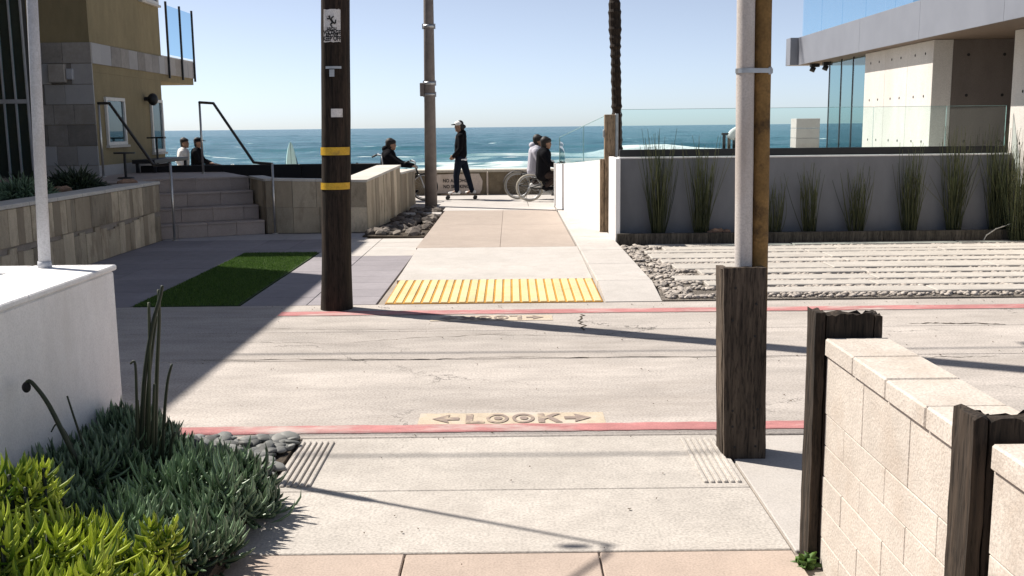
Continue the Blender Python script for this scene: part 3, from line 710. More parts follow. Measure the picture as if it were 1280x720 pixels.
def handrail(A, B, cols, label):
    A = Vector(A); B = Vector(B); o = empty('handrail', A, label=label, cat='handrail')
    pts = []
    for px, py, t in cols:
        p = A.lerp(B, t); w = V(px, py, p.y); pts.append(Vector((p.x, p.y, w.z)))
    s = .021
    MB(A).tube([A + Vector((0, 0, -.01)), pts[0] + Vector((0, 0, .01))], s * .95, 10).build('post', M['steelrail'], o, True)
    MB(A).tube([Vector((B.x, B.y, ZT - .01)), pts[-1] + Vector((0, 0, .01))], s * .95, 10).build('post', M['steelrail'], o, True)
    MB(A).tube(pts, s * 1.15, 10).build('top_rail', M['darkrail'], o, False)
    for q in (A, Vector((B.x, B.y, ZT))): MB(A).tube([q, q + Vector((0, 0, .012))], .05, 14).build('foot_plate', M['steelrail'], o)
    return o
handrail((-5.10, 15.45, 0), (-6.90, 17.45, 0), [(221, 205, 0), (200, 207, .22), (145, 129, .82), (127, 129, 1)], 'metal handrail at the left side of the steps, nearest the building')
handrail((-3.77, 16.30, 0), (-5.52, 18.5, 0), [(349, 205, 0), (325, 203, .24), (273, 129, .78), (250, 128, 1)], 'metal handrail at the right side of the steps, against the sea')

# stone planter between the steps and the walk
org = Vector((-3.0, 17.5, 0))
sp_ = empty('stone_planter', org, label='stone clad planter box with pale coping beside the walk', cat='planter')
C0 = Vector((-3.90, 16.44, 0)); C1 = Vector((-2.31, 16.43, 0)); C2 = Vector((-2.06, 19.2, 0)); C3 = Vector((-2.0, 21.5, 0)); C4 = SB + sn * 1.02 + se * .02; C0 = SB + se * .02
def clad(A, B, za, zb, out, th, widths, rows, mat, par, zlo=-.02):
    """a wall from A to B with tiles on the side 'out' (zb: height at B)"""
    A = Vector(A); B = Vector(B); d = (B - A); Lg = d.length; d = d / Lg; o = Vector(out).normalized()
    q = lambda t, n, z: A + d * t + o * n + Vector((0, 0, z))
    MB(org).hexa([q(0, -th, zlo - .05), q(Lg, -th, zlo - .05), q(Lg, -.022, zlo - .05), q(0, -.022, zlo - .05)], [q(0, -th, za - .04), q(Lg, -th, zb - .04), q(Lg, -.022, zb - .04), q(0, -.022, za - .04)]).build('core', M['mortar'], par)
    for r in range(len(rows) - 1):
        t = 0
        while t < Lg - .02:
            t2 = min(Lg, t + random.choice(widths));
            if Lg - t2 < .07: t2 = Lg
            za_, zb_ = za + (zb - za) * t / Lg - .042, za + (zb - za) * t2 / Lg - .042; p = random.uniform(-.004, .006)
            lo = rows[r]; g_ = .003
            b = MB(org).hexa([q(t + g_, -.022, lo * za_ + g_), q(t2 - g_, -.022, lo * zb_ + g_), q(t2 - g_, p, lo * zb_ + g_), q(t + g_, p, lo * za_ + g_)],
                             [q(t + g_, -.022, rows[r + 1] * za_), q(t2 - g_, -.022, rows[r + 1] * zb_), q(t2 - g_, p, rows[r + 1] * zb_), q(t + g_, p, rows[r + 1] * za_)])
            b.build('stone_tile', mat, par); t = t2
    n = max(1, int(Lg / .62))
    for i in range(n):
        a, c = Lg * i / n + .002, Lg * (i + 1) / n - .002; z0, z1 = za + (zb - za) * a / Lg, za + (zb - za) * c / Lg
        MB(org).hexa([q(a, -th - .01, z0 - .038), q(c, -th - .01, z1 - .038), q(c, .015, z1 - .038), q(a, .015, z0 - .038)], [q(a, -th - .01, z0), q(c, -th - .01, z1), q(c, .015, z1), q(a, .015, z0)]).build('coping', M['coping'], par)
clad(C0, C1, .88, .835, (0, -1, 0), .22, (.42, .46, .38), (0, .5, 1), M['stone'], sp_)
clad(C1, C2, .84, .97, (1, -.09, 0), .42, (.16, .2, .24, .3), (0, 1), M['stone'], sp_)
clad(C2 + Vector((0, .02, 0)), C3, .83, .80, (1, 0, 0), .40, (.2, .26, .32), (0, 1), M['stone'], sp_)
clad(C0 + Vector((-.03, .06, 0)), C4, .87, .885, (-.885, -.466, 0), .22, (.42, .46), (0, .5, 1), M['stone'], sp_)
MB(org).prism([(C0.x - .0, C0.y + .25), (C1.x - .36, C1.y + .24), (C2.x - .44, C2.y), (-5.2, 19.2), (C4.x + .25, C4.y + .1)], -.05, .66).build('planting_soil', M['soil'], sp_)
tfp = blades(9000, lambda: (random.uniform(-4.2, -2.5), random.uniform(16.9, 19.1), .655), .05, .006, 'planter_turf', M['turf']); tag(tfp, 'short green turf inside the stone planter', 'turf', kind='stuff')
org = Vector((-4.6, 19.3, 0))
kb = empty('dark_kerb_wall', org, label='low black wall along the back of the terrace, in front of the sea', cat='wall')
for x0, x1 in ((-6.9, -5.4), (-5.4, -3.9), (-3.9, -2.45)): MB(org).box(x0 + .002, x1 - .002, 19.21, 19.36, -.05, 1.0, .008).build('panel', M['blackmatte'], kb)
# dark rocks along the foot of the planter
rb = MB().prism([(-2.28, 15.6), (-1.32, 15.45), (-1.32, 20.38), (-1.97, 20.38), (-2.03, 19.2), (-2.28, 16.4)], -.06, .02).build('rock_bed', M['soil']); tag(rb, kind='structure')
def stone_meshes(nm, n, sub, flat, rough):
    out = []
    for k in range(n):
        bm = bmesh.new(); bmesh.ops.create_icosphere(bm, subdivisions=sub, radius=1)
        ph = [random.uniform(0, 6.28) for _ in range(6)]
        for v in bm.verts:
            d = 1 + rough * (math.sin(2.1 * v.co.x + ph[0]) + math.sin(2.7 * v.co.y + ph[1]) + math.sin(2.3 * v.co.z + ph[2]) + .6 * math.sin(5 * v.co.x + 4 * v.co.y + ph[3]))
            v.co *= d; v.co.z *= flat
        me = bpy.data.meshes.new(nm); bm.to_mesh(me); bm.free(); me.polygons.foreach_set("use_smooth", [flat < .55] * len(me.polygons)); out.append(me)
    return out
RS = stone_meshes('rock', 6, 1, .65, .13)
for i in range(150):
    y = random.uniform(15.65, 20.3); x = random.uniform(-2.2 if y < 16.4 else -2.28 + (y - 16.4) * .085 + .1, -1.36)
    if 18.9 < y < 19.25: continue
    r = random.uniform(.045, .12)
    link('rock', random.choice(RS), M['rock'], rb, (x, y, .02 + r * .35), (random.uniform(-.4, .4), random.uniform(-.4, .4), random.uniform(0, 6.3)), (r * random.uniform(.8, 1.3), r, r))
MB().box(-2.02, -1.30, 18.86, 19.26, -.05, .075, .006).build('stepping_slab', M['walk'], rb)

# ------------------------------------------------------------------ left building
org = Vector((-9, 19.5, ZT))
bl = empty('stucco_building', org, label='tan stucco beach house with stone cladding and a glass railed balcony, left', cat='building')
BX = -7.12; BY = 17.8
MB(org).box(-13, BX, BY, 21.3, ZT - .9, 2.648).build('lower_wall', M['stucco'], bl)
MB(org).box(-13, BX, BY, 21.42, 2.65, 6.4).build('upper_wall', M['stucco'], bl)
MB(org).box(-13, BX, 21.425, 23.5, 2.65, 3.13).build('balcony_slab', M['stucco'], bl)
MB(org).box(-13.2, BX + .12, BY - .1, 21.6, 6.4, 6.55, .02).build('roof', M['coping'], bl)
MB(org).box(-14.5, -7.4, 8.6, 14.4, -.07, 7.2).build('front_wing', M['stucco'], bl)
MB(org).box(-14.5, -8.78, 14.405, 17.79, -.07, 7.0).build('link_wing', M['stucco'], bl)
MB(org).box(-8.77, -7.3, 16.0, 17.79, 6.6, 7.0).build('shade_canopy', M['coping'], bl)  # unseen slab above the view, added to shade the far end of the turf
MB(org).box(-13, BX + .03, BY - .03, 21.3, ZT - .1, 1.06).build('plinth', M['stonegrey'], bl)
xs = [-8.12, -7.80, -7.45, BX + .03]; zs = [1.063, 1.40, 1.76, 2.10, 2.44, 2.79, 3.14]
for j in range(len(zs) - 1):
    xr = xs if j % 2 == 0 else [-8.12, -7.93, -7.58, BX + .03]
    for i in range(3):
        MB(org).box(xr[i] + .003, xr[i + 1] - .003, BY - .03 - random.uniform(0, .006), BY - .0005, zs[j] + .003, zs[j + 1] - .003, .004).build('stone_tile', M['stonegrey'], bl)
y = BY
while y < 23.45:
    y2 = min(23.5, y + random.choice((.28, .34, .4, .46)))
    if 23.5 - y2 < .12: y2 = 23.5
    MB(org).box(BX + .0005, BX + .03 + random.uniform(0, .006), y + .003, y2 - .003, 2.79, 3.138, .004).build('stone_tile', M['stonegrey'], bl); y = y2
MB(org).box(BX - .5, BX + .02, 21.424, 23.49, 3.131, 3.17, .006).build('balcony_edge', M['coping'], bl)
M['cream'] = plain('cream_frame', (.62, .60, .56), .5)
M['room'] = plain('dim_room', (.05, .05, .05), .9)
def side_window(y0, y1, z0, z1, nm='window'):
    w = MB(org).box(BX - .02, BX + .004, y0 + .06, y1 - .06, z0 + .06, z1 - .06).build(nm, M['room'], bl)
    MB(org).box(BX + .006, BX + .014, y0 + .05, y1 - .05, z0 + .05, z1 - .05).build('pane', M['win'], w)
    for a, c, d, e in ((y0, y1, z0, z0 + .06), (y0, y1, z1 - .06, z1), (y0, y0 + .06, z0 + .061, z1 - .061), (y1 - .06, y1, z0 + .061, z1 - .061)):
        MB(org).box(BX + .0005, BX + .045, a, c, d, e, .004).build('frame', M['cream'], w)
    MB(org).box(BX + .0005, BX + .075, y0 - .04, y1 + .04, z0 - .045, z0 - .002, .004).build('sill', M['coping'], w)
def yx(px): return (BX) * 1280 / (px - 640) * 1.0
side_window(18.25, 19.15, 1.40, 2.24); side_window(20.55, 21.22, 1.22, 2.26); side_window(20.35, 21.35, 4.15, 5.3)
lm = MB(org).tube([(BX, 20.3, 2.26), (BX + .12, 20.3, 2.26)], .04, 10).build('wall_lamp', M['blackmatte'], bl)
MB(org).ell((BX + .16, 20.3, 2.25), (.10, .10, .12)).build('lamp_globe', M['black'], lm, True)
mb_ = MB(org).box(-7.80, -7.52, BY - .14, BY - .04, 2.47, 2.78, .01).build('meter_box', M['stonegrey'], bl)
MB(org).box(-7.51, -7.40, BY - .11, BY - .04, 2.52, 2.70, .008).build('meter_dial', M['greypole'], mb_)
# glazed recess beside the stone face
gz = MB(org).box(-8.77, -8.15, 17.66, 17.79, ZT - .05, 3.9).build('window_recess', M['room'], bl)
for x0, x1 in ((-8.76, -8.56), (-8.555, -8.36), (-8.355, -8.16)):
    for z0, z1 in ((ZT, 2.12), (2.2, 3.9)): MB(org).box(x0 + .008, x1 - .008, 17.62, 17.63, z0, z1).build('pane', M['win'], gz)
for x in (-8.762, -8.557, -8.357, -8.158): MB(org).box(x - .014, x + .014, 17.60, 17.65, ZT, 3.9, .003).build('mullion', M['greypole'], gz)
MB(org).box(-8.77, -8.15, 17.595, 17.65, 2.125, 2.195, .003).build('mullion', M['greypole'], gz)
rl = empty('balcony_railing', (BX, 21.5, 3.17), label='glass balcony railing with dark posts on the tan stucco house', cat='railing')
oo = Vector((BX, 21.5, 3.17))
for y in (21.72, 22.6, 23.46): MB(oo).box(BX + .035, BX + .075, y - .02, y + .02, 2.72, 4.27, .003).build('post', M['black'], rl)
for y0, y1 in ((21.75, 22.57), (22.63, 23.43)): MB(oo).box(BX + .045, BX + .057, y0, y1, 3.20, 4.20).build('glass_panel', M['glassbalcony'], rl)

# things on the left terrace
tb = V(157, 214, 16.9); o = Vector((tb.x, 16.9, ZT))
t_ = empty('side_table', o, label='small dark pedestal table on the terrace below the first window', cat='table')
MB(o).tube([o + Vector((0, 0, .40)), o + Vector((0, 0, .425))], .17, 20).build('table_top', M['black'], t_); MB(o).tube([o, o + Vector((0, 0, .40))], .022, 10).build('leg', M['black'], t_); MB(o).tube([o, o + Vector((0, 0, .02))], [.14, .12], 18).build('base', M['black'], t_)
o = Vector((BX + .40, 19.9, ZT))
t_ = empty('patio_bench', o, label='dark patio bench against the tan stucco wall', cat='bench')
MB(o).box(o.x - .22, o.x + .2, 18.9, 20.9, ZT + .17, ZT + .24, .008).build('seat', M['black'], t_)
for y in (19.0, 20.8):
    for dx in (-.18, .14): MB(o).box(o.x + dx, o.x + dx + .05, y - .03, y + .03, ZT, ZT + .169).build('leg', M['black'], t_)
o = Vector((-6.7, 19.6, ZT)); t_ = empty('patio_heater_stand', o, label='thin dark stand beside the patio bench near the second window', cat='stand')
MB(o).tube([o, o + Vector((0, 0, .62))], .02, 8).build('pole', M['black'], t_); MB(o).box(o.x - .16, o.x + .16, o.y - .08, o.y + .08, ZT + .62, ZT + .65, .005).build('tray', M['black'], t_); MB(o).tube([o, o + Vector((0, 0, .015))], .13, 14).build('base', M['black'], t_)
ps = MB().box(-8.7, -5.63, 7.2, 15.545, -.06, .82).build('planting_bed', M['soil']); tag(ps, kind='structure')

# ================================================================== RIGHT SIDE
# planter wall with the glass balustrade
org = Vector((4.2, 14.4, 0))
pw = empty('planter_wall', org, label='grey rendered terrace wall behind the row of tall grasses', cat='wall')
MB(org).box(1.50, 6.92, 14.30, 14.50, -.07, 1.19).build('wall_face', M['greywall'], pw)
MB(org).box(1.432, 1.498, 14.05, 15.1, -.07, 1.205, .006).build('end_pier', M['white'], pw)
for x0, x1 in zip(frange(1.5, 6.92, 3)[:-1], frange(1.5, 6.92, 3)[1:]): MB(org).box(x0 + .001, x1 - .001, 14.285, 14.52, 1.192, 1.215, .004).build('coping', M['white'], pw)
gb = empty('glass_balustrade', (4.2, 14.4, 1.215), label='clear glass balustrade in a black channel above the grey terrace wall', cat='railing'); oo = Vector((4.2, 14.4, 1.215))
MB(oo).box(1.52, 6.90, 14.36, 14.46, 1.2155, 1.315, .005).build('base_channel', M['black'], gb)
js = [1.53, 3.35, 5.05, 6.06, 6.89]
for i in range(4): MB(oo).box(js[i] + .004, js[i + 1] - .004, 14.404, 14.416, 1.30, 1.865).build('glass_panel', M['glass'], gb); MB(oo).box(js[i] + .004, js[i + 1] - .004, 14.4035, 14.4165, 1.8652, 1.870).build('glass_edge', M['glassedge'], gb); MB(oo).box(js[i + 1] - .0055, js[i + 1] - .0035, 14.4035, 14.4165, 1.316, 1.865).build('glass_edge', M['glassedge'], gb)
trr = MB().prism([(1.5, 14.505), (14, 14.505), (14, 22.6), (4.5, 22.6), (4.4, 21.1), (1.12, 21.1)], -.07, 1.0).build('raised_terrace', M['coping']); tag(trr, kind='structure')
# slanting white wall with its glass
Wa = G(750, 290, ZW); Wb = G(695, 258, ZW); org = Wa.copy()
za, zb = V(752, 200, Wa.y).z, V(695, 205.5, Wb.y).z
sw_ = empty('slanting_white_wall', org, label='bright white slanting wall with glass on top along the walk', cat='wall')
MB(org).hexa([(Wa.x, Wa.y, -.05), (Wb.x, Wb.y, -.05), (Wb.x + .16, Wb.y + .02, -.05), (Wa.x + .16, Wa.y, -.05)], [(Wa.x, Wa.y, za), (Wb.x, Wb.y, zb), (Wb.x + .16, Wb.y + .02, zb), (Wa.x + .16, Wa.y, za)]).build('wall_face', M['white'], sw_)
MB(org).box(Wb.x - .035, Wb.x + .14, Wb.y + .022, Wb.y + .10, -.05, zb + .02, .005).build('end_pier', M['white'], sw_)
gz0, gz1 = V(754, 145, Wa.y).z, V(697, 172, Wb.y).z
def wl_pt(t, off, z): return Vector((Wa.x + (Wb.x - Wa.x) * t + off, Wa.y + (Wb.y - Wa.y) * t, z))
for t0, t1 in ((.0, .41), (.415, 1.)):
    zc = lambda t: za + (zb - za) * t - .01
    zg = lambda t: gz0 + (gz1 - gz0) * t
    MB(org).hexa([wl_pt(t0, .07, zc(t0)), wl_pt(t1, .07, zc(t1)), wl_pt(t1, .082, zc(t1)), wl_pt(t0, .082, zc(t0))], [wl_pt(t0, .07, zg(t0)), wl_pt(t1, .07, zg(t1)), wl_pt(t1, .082, zg(t1)), wl_pt(t0, .082, zg(t0))]).build('glass_panel', M['glassteal'], sw_)
    MB(org).hexa([wl_pt(t0, .069, zg(t0)), wl_pt(t1, .069, zg(t1)), wl_pt(t1, .083, zg(t1)), wl_pt(t0, .083, zg(t0))], [wl_pt(t0, .069, zg(t0) + .009), wl_pt(t1, .069, zg(t1) + .009), wl_pt(t1, .083, zg(t1) + .009), wl_pt(t0, .083, zg(t0) + .009)]).build('glass_edge', M['glassedge'], sw_)
    MB(org).hexa([wl_pt(t1 - .002, .068, zc(t1)), wl_pt(t1, .068, zc(t1)), wl_pt(t1, .084, zc(t1)), wl_pt(t1 - .002, .084, zc(t1))], [wl_pt(t1 - .002, .068, zg(t1)), wl_pt(t1, .068, zg(t1)), wl_pt(t1, .084, zg(t1)), wl_pt(t1 - .002, .084, zg(t1))]).build('glass_edge', M['glassedge'], sw_)
gp = G(762, 291.5, ZW); org = Vector((gp.x, gp.y, ZW))
o = empty('gate_post', org, label='square brown timber gate post between the white walls', cat='post')
zt = V(764, 143, gp.y).z
MB(org).box(gp.x - .075, gp.x + .075, gp.y, gp.y + .14, ZW - .08, zt, .006).build('post', M['gatewood'], o)
MB(org).box(gp.x + .08, gp.x + .125, gp.y + .03, gp.y + .13, ZW, zt + .01, .004).build('steel_jamb', M['galv'], o)
MB(org).box(gp.x - .14, gp.x - .077, gp.y + .02, gp.y + .1, ZW, V(750, 199, gp.y).z, .004).build('side_board', M['gatewood'], o)
lt = MB(org).box(gp.x - .10, gp.x - .077, gp.y + .02, gp.y + .06, zt - .33, zt - .22, .004).build('latch', M['galv'], o)

# planting strip
org = Vector((4.2, 13.98, 0))
eb = empty('timber_edging', org, label='dark timber edging board along the foot of the grass planting', cat='edging')
for x0, x1 in ((1.445, 3.2), (3.2, 5.1), (5.1, 6.95), (6.95, 9.5)): MB(org).box(x0 + .002, x1 - .002, 13.955, 14.005, -.02, .185, .005).build('board', M['edge'], eb)
bs = MB().box(1.5, 9.5, 14.008, 14.298, -.069, .135).build('planting_strip', M['soil']); tag(bs, kind='structure')
GS = stone_meshes('pebble', 6, 1, .6, .10)
for i in range(130):
    r = random.uniform(.012, .03); link('pebble', random.choice(GS), M['gravel'], bs, (random.uniform(1.52, 6.8), random.uniform(14.02, 14.27), .135 + r * .4), (0, 0, random.uniform(0, 6)), (r * 1.3, r, r))
M['reed'] = leafmat('reed_green', c0=(.014, .026, .008), c1=(.11, .115, .045), rough=.6, trans=.15)
def tubes_np(name, roots, tips, mid_off, r0, r1, tone, sides=4, segs=3, mat=None, parent=None, loc=(0, 0, 0)):
    """many thin curved stalks as one mesh"""
    n = len(roots); ts = np.linspace(0, 1, segs + 1)
    P = [roots * (1 - t) + tips * t + mid_off * (4 * t * (1 - t)) for t in ts]
    ax = tips - roots; ax /= np.linalg.norm(ax, axis=1)[:, None] + 1e-9
    ref = np.where(np.abs(ax[:, 2:3]) < .9, np.array([[0, 0, 1.]]), np.array([[1., 0, 0]]))
    U = np.cross(ax, ref); U /= np.linalg.norm(U, axis=1)[:, None]; W = np.cross(ax, U)
    R = [np.asarray(r0) * (1 - t) + np.asarray(r1) * t if not callable(r0) else r0(t) for t in ts]
    vs = []
    for i, t in enumerate(ts):
        rr = np.broadcast_to(R[i], (n,))[:, None]
        for k in range(sides):
            a = 2 * math.pi * k / sides; vs.append(P[i] + (U * math.cos(a) + W * math.sin(a)) * rr)
    Vv = np.stack(vs, 1)                              # n, (segs+1)*sides, 3
    base = np.arange(n)[:, None, None] * ((segs + 1) * sides); qs = []
    for i in range(segs):
        for k in range(sides):
            k2 = (k + 1) % sides; qs.append([i * sides + k, i * sides + k2, (i + 1) * sides + k2, (i + 1) * sides + k])
    q = (base + np.array(qs)[None]).reshape(-1, 4)
    me = mesh_np(name, Vv.reshape(-1, 3), q, True)
    a = me.attributes.new("tone", 'FLOAT', 'POINT'); tt = np.repeat(tone, (segs + 1) * sides) + np.tile(np.repeat(np.linspace(-.12, .2, segs + 1), sides), n)
    a.data.foreach_set("value", np.clip(tt, 0, 1).astype(np.float32))
    return link(name, me, mat, parent, loc)
def reeds(px, ptop, n, spread, label, y=14.15, z0=.13, low=.5, base_r=.10):
    c = V(px, 290, y); H = V(px, ptop, y).z - z0
    a = rng.uniform(0, 6.28, n); rr = base_r * np.sqrt(rng.uniform(0, 1, n))
    root = np.stack([np.cos(a) * rr, np.sin(a) * rr * .7, np.zeros(n)], -1)
    h = H * np.clip(rng.normal(.74, .16, n), low * .6, 1.02); flop = np.where(rng.uniform(0, 1, n) < .09, 2.3, 1.)[:, None]; sp = rng.normal(0, spread, (n, 2)) * flop * h[:, None]; h = h * np.where(flop[:, 0] > 1, .8, 1.)
    tip = root * 1.4 + np.stack([sp[:, 0], np.clip(sp[:, 1] * .6, -.5, .10), h], -1)
    mo = np.stack([rng.normal(0, .02, n) - sp[:, 0] * .22 * (flop[:, 0] > 1), rng.normal(0, .01, n), np.zeros(n)], -1)
    # some stalks have snapped and fold over
    o = tubes_np('reed_plant', root, tip, mo, .0048, .0022, rng.uniform(0, .9, n), 4, 4, M['reed'], None, (c.x, y, z0))
    tag(o, label, 'plant', 'tall grasses planted along the grey wall')
reeds(822, 163, 95, .09, 'tall grass clump nearest the gate post, first in the row')
reeds(877, 172, 95, .11, 'tall grass clump second in the row, just left of the pipes')
reeds(967, 222, 45, .06, 'small grass clump half hidden behind the rusty pipe')
reeds(1012, 205, 70, .09, 'short leaning grass clump right of the rusty pipe')
reeds(1070, 205, 70, .10, 'short upright grass clump in the middle of the grey wall')
reeds(1136, 180, 95, .06, 'dense narrow grass clump with pale seed heads')
reeds(1192, 160, 110, .09, 'tall bushy grass clump third from the right end')
reeds(1245, 155, 120, .11, 'tall grass clump at the right end of the grey wall')
reeds(1274, 165, 120, .08, 'green grass clump at the right edge in front of the concrete wall', 13.85, .02, base_r=.13)
# a bent stem lying over the edging
p0 = V(1228, 303, 13.86); pts = [V(1228, 303, 13.86), V(1233, 294, 13.86), V(1245, 286, 13.87), V(1263, 280, 13.9), V(1290, 262, 13.95)]
o = MB(pts[0]).tube(pts, [.007, .008, .008, .007, .004], 6).build('bent_stem', M['coping'], None, True, pts[0]); tag(o, 'single pale dry stem bent over the timber edging', 'stem')
ROK = stone_meshes('shell_rock', 3, 2, .8, .2)
for i, (px, py, r, lb) in enumerate(((897, 284, .07, 'larger lumpy reddish rock in the planting beside the pipes'), (907, 289, .055, 'smaller lumpy reddish rock in the planting beside the pipes'), (889, 289, .05, 'left lumpy reddish rock in the planting beside the pipes'))):
    c = V(px, py, 14.06); o = link('reddish_rock', ROK[i], surf('reddish_rock%d' % i, (.30, .19, .13), .3, 8, 25, 90, .9, .6, bump_d=.01), None, (c.x, 14.08, .135 + r * .55), (0, 0, i), (r * 1.1, r, r)); tag(o, lb, 'rock', 'rocks in the planting')

# strips of paving set in drain rock
gd = MB().prism([(1.43, 9.56), (30, 9.56), (30, 13.95), (1.43, 13.95)], -.069, .012).build('gravel_garden', M['gravelbase']); tag(gd, kind='structure')
strips = [(9.80, 10.10), (10.24, 10.52), (10.62, 10.93), (11.10, 11.36), (11.47, 11.90), (12.06, 12.32), (12.42, 12.86), (12.98, 13.20), (13.28, 13.60), (13.68, 13.92)]
for i, (y0, y1) in enumerate(strips):
    x = 1.62 + random.uniform(0, .25) + (.22 if i in (0, 3, 8) else 0) + (.18 if i < 2 else 0)
    for k in range(5):
        x2 = x + random.uniform(1.7, 2.3)
        MB().box(x, x2 - .02, y0, y1, -.03, .045 + random.uniform(-.004, .004), .008).build('paving_strip', M['strip'], gd); x = x2
# two hundred and more of the rocks that show, then the mass of the rest
def in_strip(x, y):
    if x < 1.75: return False
    return any(a - .01 < y < c + .01 for a, c in strips) and x > 1.95
k = 0
while k < 260:
    y = random.uniform(9.62, 13.9); x = 1.47 + abs(random.gauss(0, .30))
    if in_strip(x, y) or x > 3.2: continue
    r = random.uniform(.018, .04); link('drain_rock', random.choice(GS), M['gravel'], gd, (x, y, .012 + r * .45), (random.uniform(-.3, .3), random.uniform(-.3, .3), random.uniform(0, 6)), (r * 1.3, r, r)); k += 1
def stone_mass(name, n, fn, rmin, rmax, mat, par):
    src = stone_meshes('s', 3, 1, .65, .10); vv = []; qq = []; off = 0
    data = []
    for me in src:
        co = np.empty(len(me.vertices) * 3, np.float32); me.vertices.foreach_get("co", co); fi = np.empty(len(me.loops), np.int32); me.loops.foreach_get("vertex_index", fi); data.append((co.reshape(-1, 3), fi.reshape(-1, 3)))
    for i in range(n):
        co, fi = data[i % 3]; a = random.uniform(0, 6.28); r = random.uniform(rmin, rmax); ca, sa = math.cos(a), math.sin(a)
        x, y, z = fn(r); c = co * np.array([r * 1.3, r, r]); c = np.stack([c[:, 0] * ca - c[:, 1] * sa, c[:, 0] * sa + c[:, 1] * ca, c[:, 2]], -1) + np.array([x, y, z])
        vv.append(c); qq.append(fi + off); off += len(co)
    me = mesh_np(name, np.concatenate(vv), np.concatenate(qq), True); o = link(name, me, mat, par); o["kind"] = "stuff"; return o
M['gravelmix'] = surf('drain_rock_mix', (.46, .41, .36), .4, 9, 26, 200, .85, .3, stain=(.22, .19, .17), stain_s=14, stain_amt=.7)
gaps = [(9.62, 9.79)] + [(strips[i][1] + .01, strips[i + 1][0] - .01) for i in range(len(strips) - 1)]
def gfn(r):
    a, c = random.choice(gaps); return (1.5 + random.uniform(0, 1) ** 1.3 * 8.0, random.uniform(a, c), .012 + r * .5)
stone_mass('drain_rock_mass', 5200, gfn, .012, .032, M['gravelmix'], gd)

# ------------------------------------------------------------------ right house
org = Vector((9, 17, 1.0))
rh = empty('concrete_house', org, label='modern concrete house with a grey metal balcony edge and glass, right', cat='building')
FX = 6.2; Z0, Z1 = 2.89, 3.47
sb = MB(org).box(FX + .02, 14, 10.5, 22.48, Z0 + .02, Z1 - .01).build('balcony_slab', M['bconc'], rh)
for y0, y1 in ((10.5, 13.2), (13.2, 15.9), (15.9, 18.6), (18.6, 22.5)):
    MB(org).box(FX, FX + .018, y0 + .002, y1 - .002, Z0, Z1, .003).build('fascia_panel', M['fascia'], sb)
MB(org).box(FX + .001, 14, 22.483, 22.50, Z0, Z1, .003).build('fascia_panel', M['fascia'], sb)
MB(org).box(6.03, 14, 22.503, 22.85, Z0 + .002, Z1 - .002, .003).build('fascia_return', M['fascia'], sb)
MB(org).box(FX + .022, 14, 10.5, 22.47, Z0 + .001, Z0 + .018).build('soffit', M['soffit'], sb)
WX = 6.46
def ties(x, y, z, axis):
    if axis == 'x': MB(org).tube([(x + .004, y, z), (x - .0025, y, z)], .022, 10).build('tie_hole', M['blackmatte'], rh)
    else: MB(org).tube([(x, y + .004, z), (x, y - .0025, z)], .024, 10).build('tie_hole', M['blackmatte'], rh)
for i, (y0, y1) in enumerate(((15.96, 16.97), (16.97, 17.98), (17.98, 19.0))):
    MB(org).box(WX, WX + .3, y0 + (.0 if i == 0 else .003), y1 - .003, 1.0, Z0 - .003, .004).build('wall_panel', M['bconc'], rh)
    for z in (1.35, 2.05, 2.70):
        for y in (y0 + .3, y1 - .3): ties(WX, y, z, 'x')
MB(org).box(WX + .302, 9.2, 15.965, 16.26, 1.0, Z0 - .003).build('wall_panel', M['shadeconc'], rh)
for x in (7.0, 7.55):
    for z in (1.35, 2.05, 2.66): ties(x, 15.965, z, 'y')
MB(org).box(9.2, 9.5, 10.5, 16.26, -.07, Z0 - .003).build('wall_panel', M['shadeconc'], rh)
for y0, y1 in ((10.5, 12.4), (12.4, 14.47)):
    MB(org).box(6.97, 7.3, y0 + .003, y1, -.07, Z0 - .003, .004).build('wall_panel', M['bconc'], rh)
for y in (14.15, 13.6):
    for z in (1.35, 2.05, 2.70): ties(6.97, y, z, 'x')
wr = MB(org).box(WX + .08, 9.4, 19.01, 21.2, 1.0, 1.03).build('window_bay', M['coping'], rh)
for y0, y1 in ((19.01, 19.75), (19.78, 20.45), (20.48, 21.2)):
    MB(org).box(WX + .03, WX + .042, y0 + .014, y1 - .014, 1.03, Z0 - .03).build('pane', M['winteal'], wr)
    for a, c in ((y1 - .012, y1 + .012),): MB(org).box(WX + .022, WX + .05, a, c, 1.0, Z0 - .004, .002).build('frame', M['black'], wr)
for y, x in ((22.0, 6.42), (21.45, 6.52)):
    sp2 = MB(org).box(x - .09, x + .09, y - .06, y + .06, Z0 - .07, Z0 - .001, .005).build('soffit_lamp', M['black'], rh); MB(org).tube([(x - .02, y, Z0 - .071), (x - .06, y, Z0 - .16)], .055, 12).build('lamp_head', M['black'], sp2, True)
MB(org).box(9.6, 14, 10.5, 20, Z1, 6.3).build('upper_wall', M['bconc'], rh)
MB(org).box(9.4, 14.2, 10.3, 20.2, 6.3, 6.5, .02).build('roof', M['fascia'], rh)
ob = Vector((FX, 17, Z1)); gr = empty('upper_glass_railing', ob, label='frameless blue glass railing along the upper balcony, right', cat='railing')
ys_ = [10.5, 12.2, 13.9, 15.6, 17.1, 18.5, 19.8, 21.1, 22.45]
for i in range(8): MB(ob).box(FX + .06, FX + .074, ys_[i] + .006, ys_[i + 1] - .006, Z1 - .005, Z1 + 1.15).build('glass_panel', M['glassblue'], gr)
for xx0, xx1 in ((FX + .08, 8.0), (8.01, 9.9)): MB(ob).box(xx0, xx1, 22.42, 22.434, Z1 - .005, Z1 + 1.15).build('glass_panel', M['glassblue'], gr)

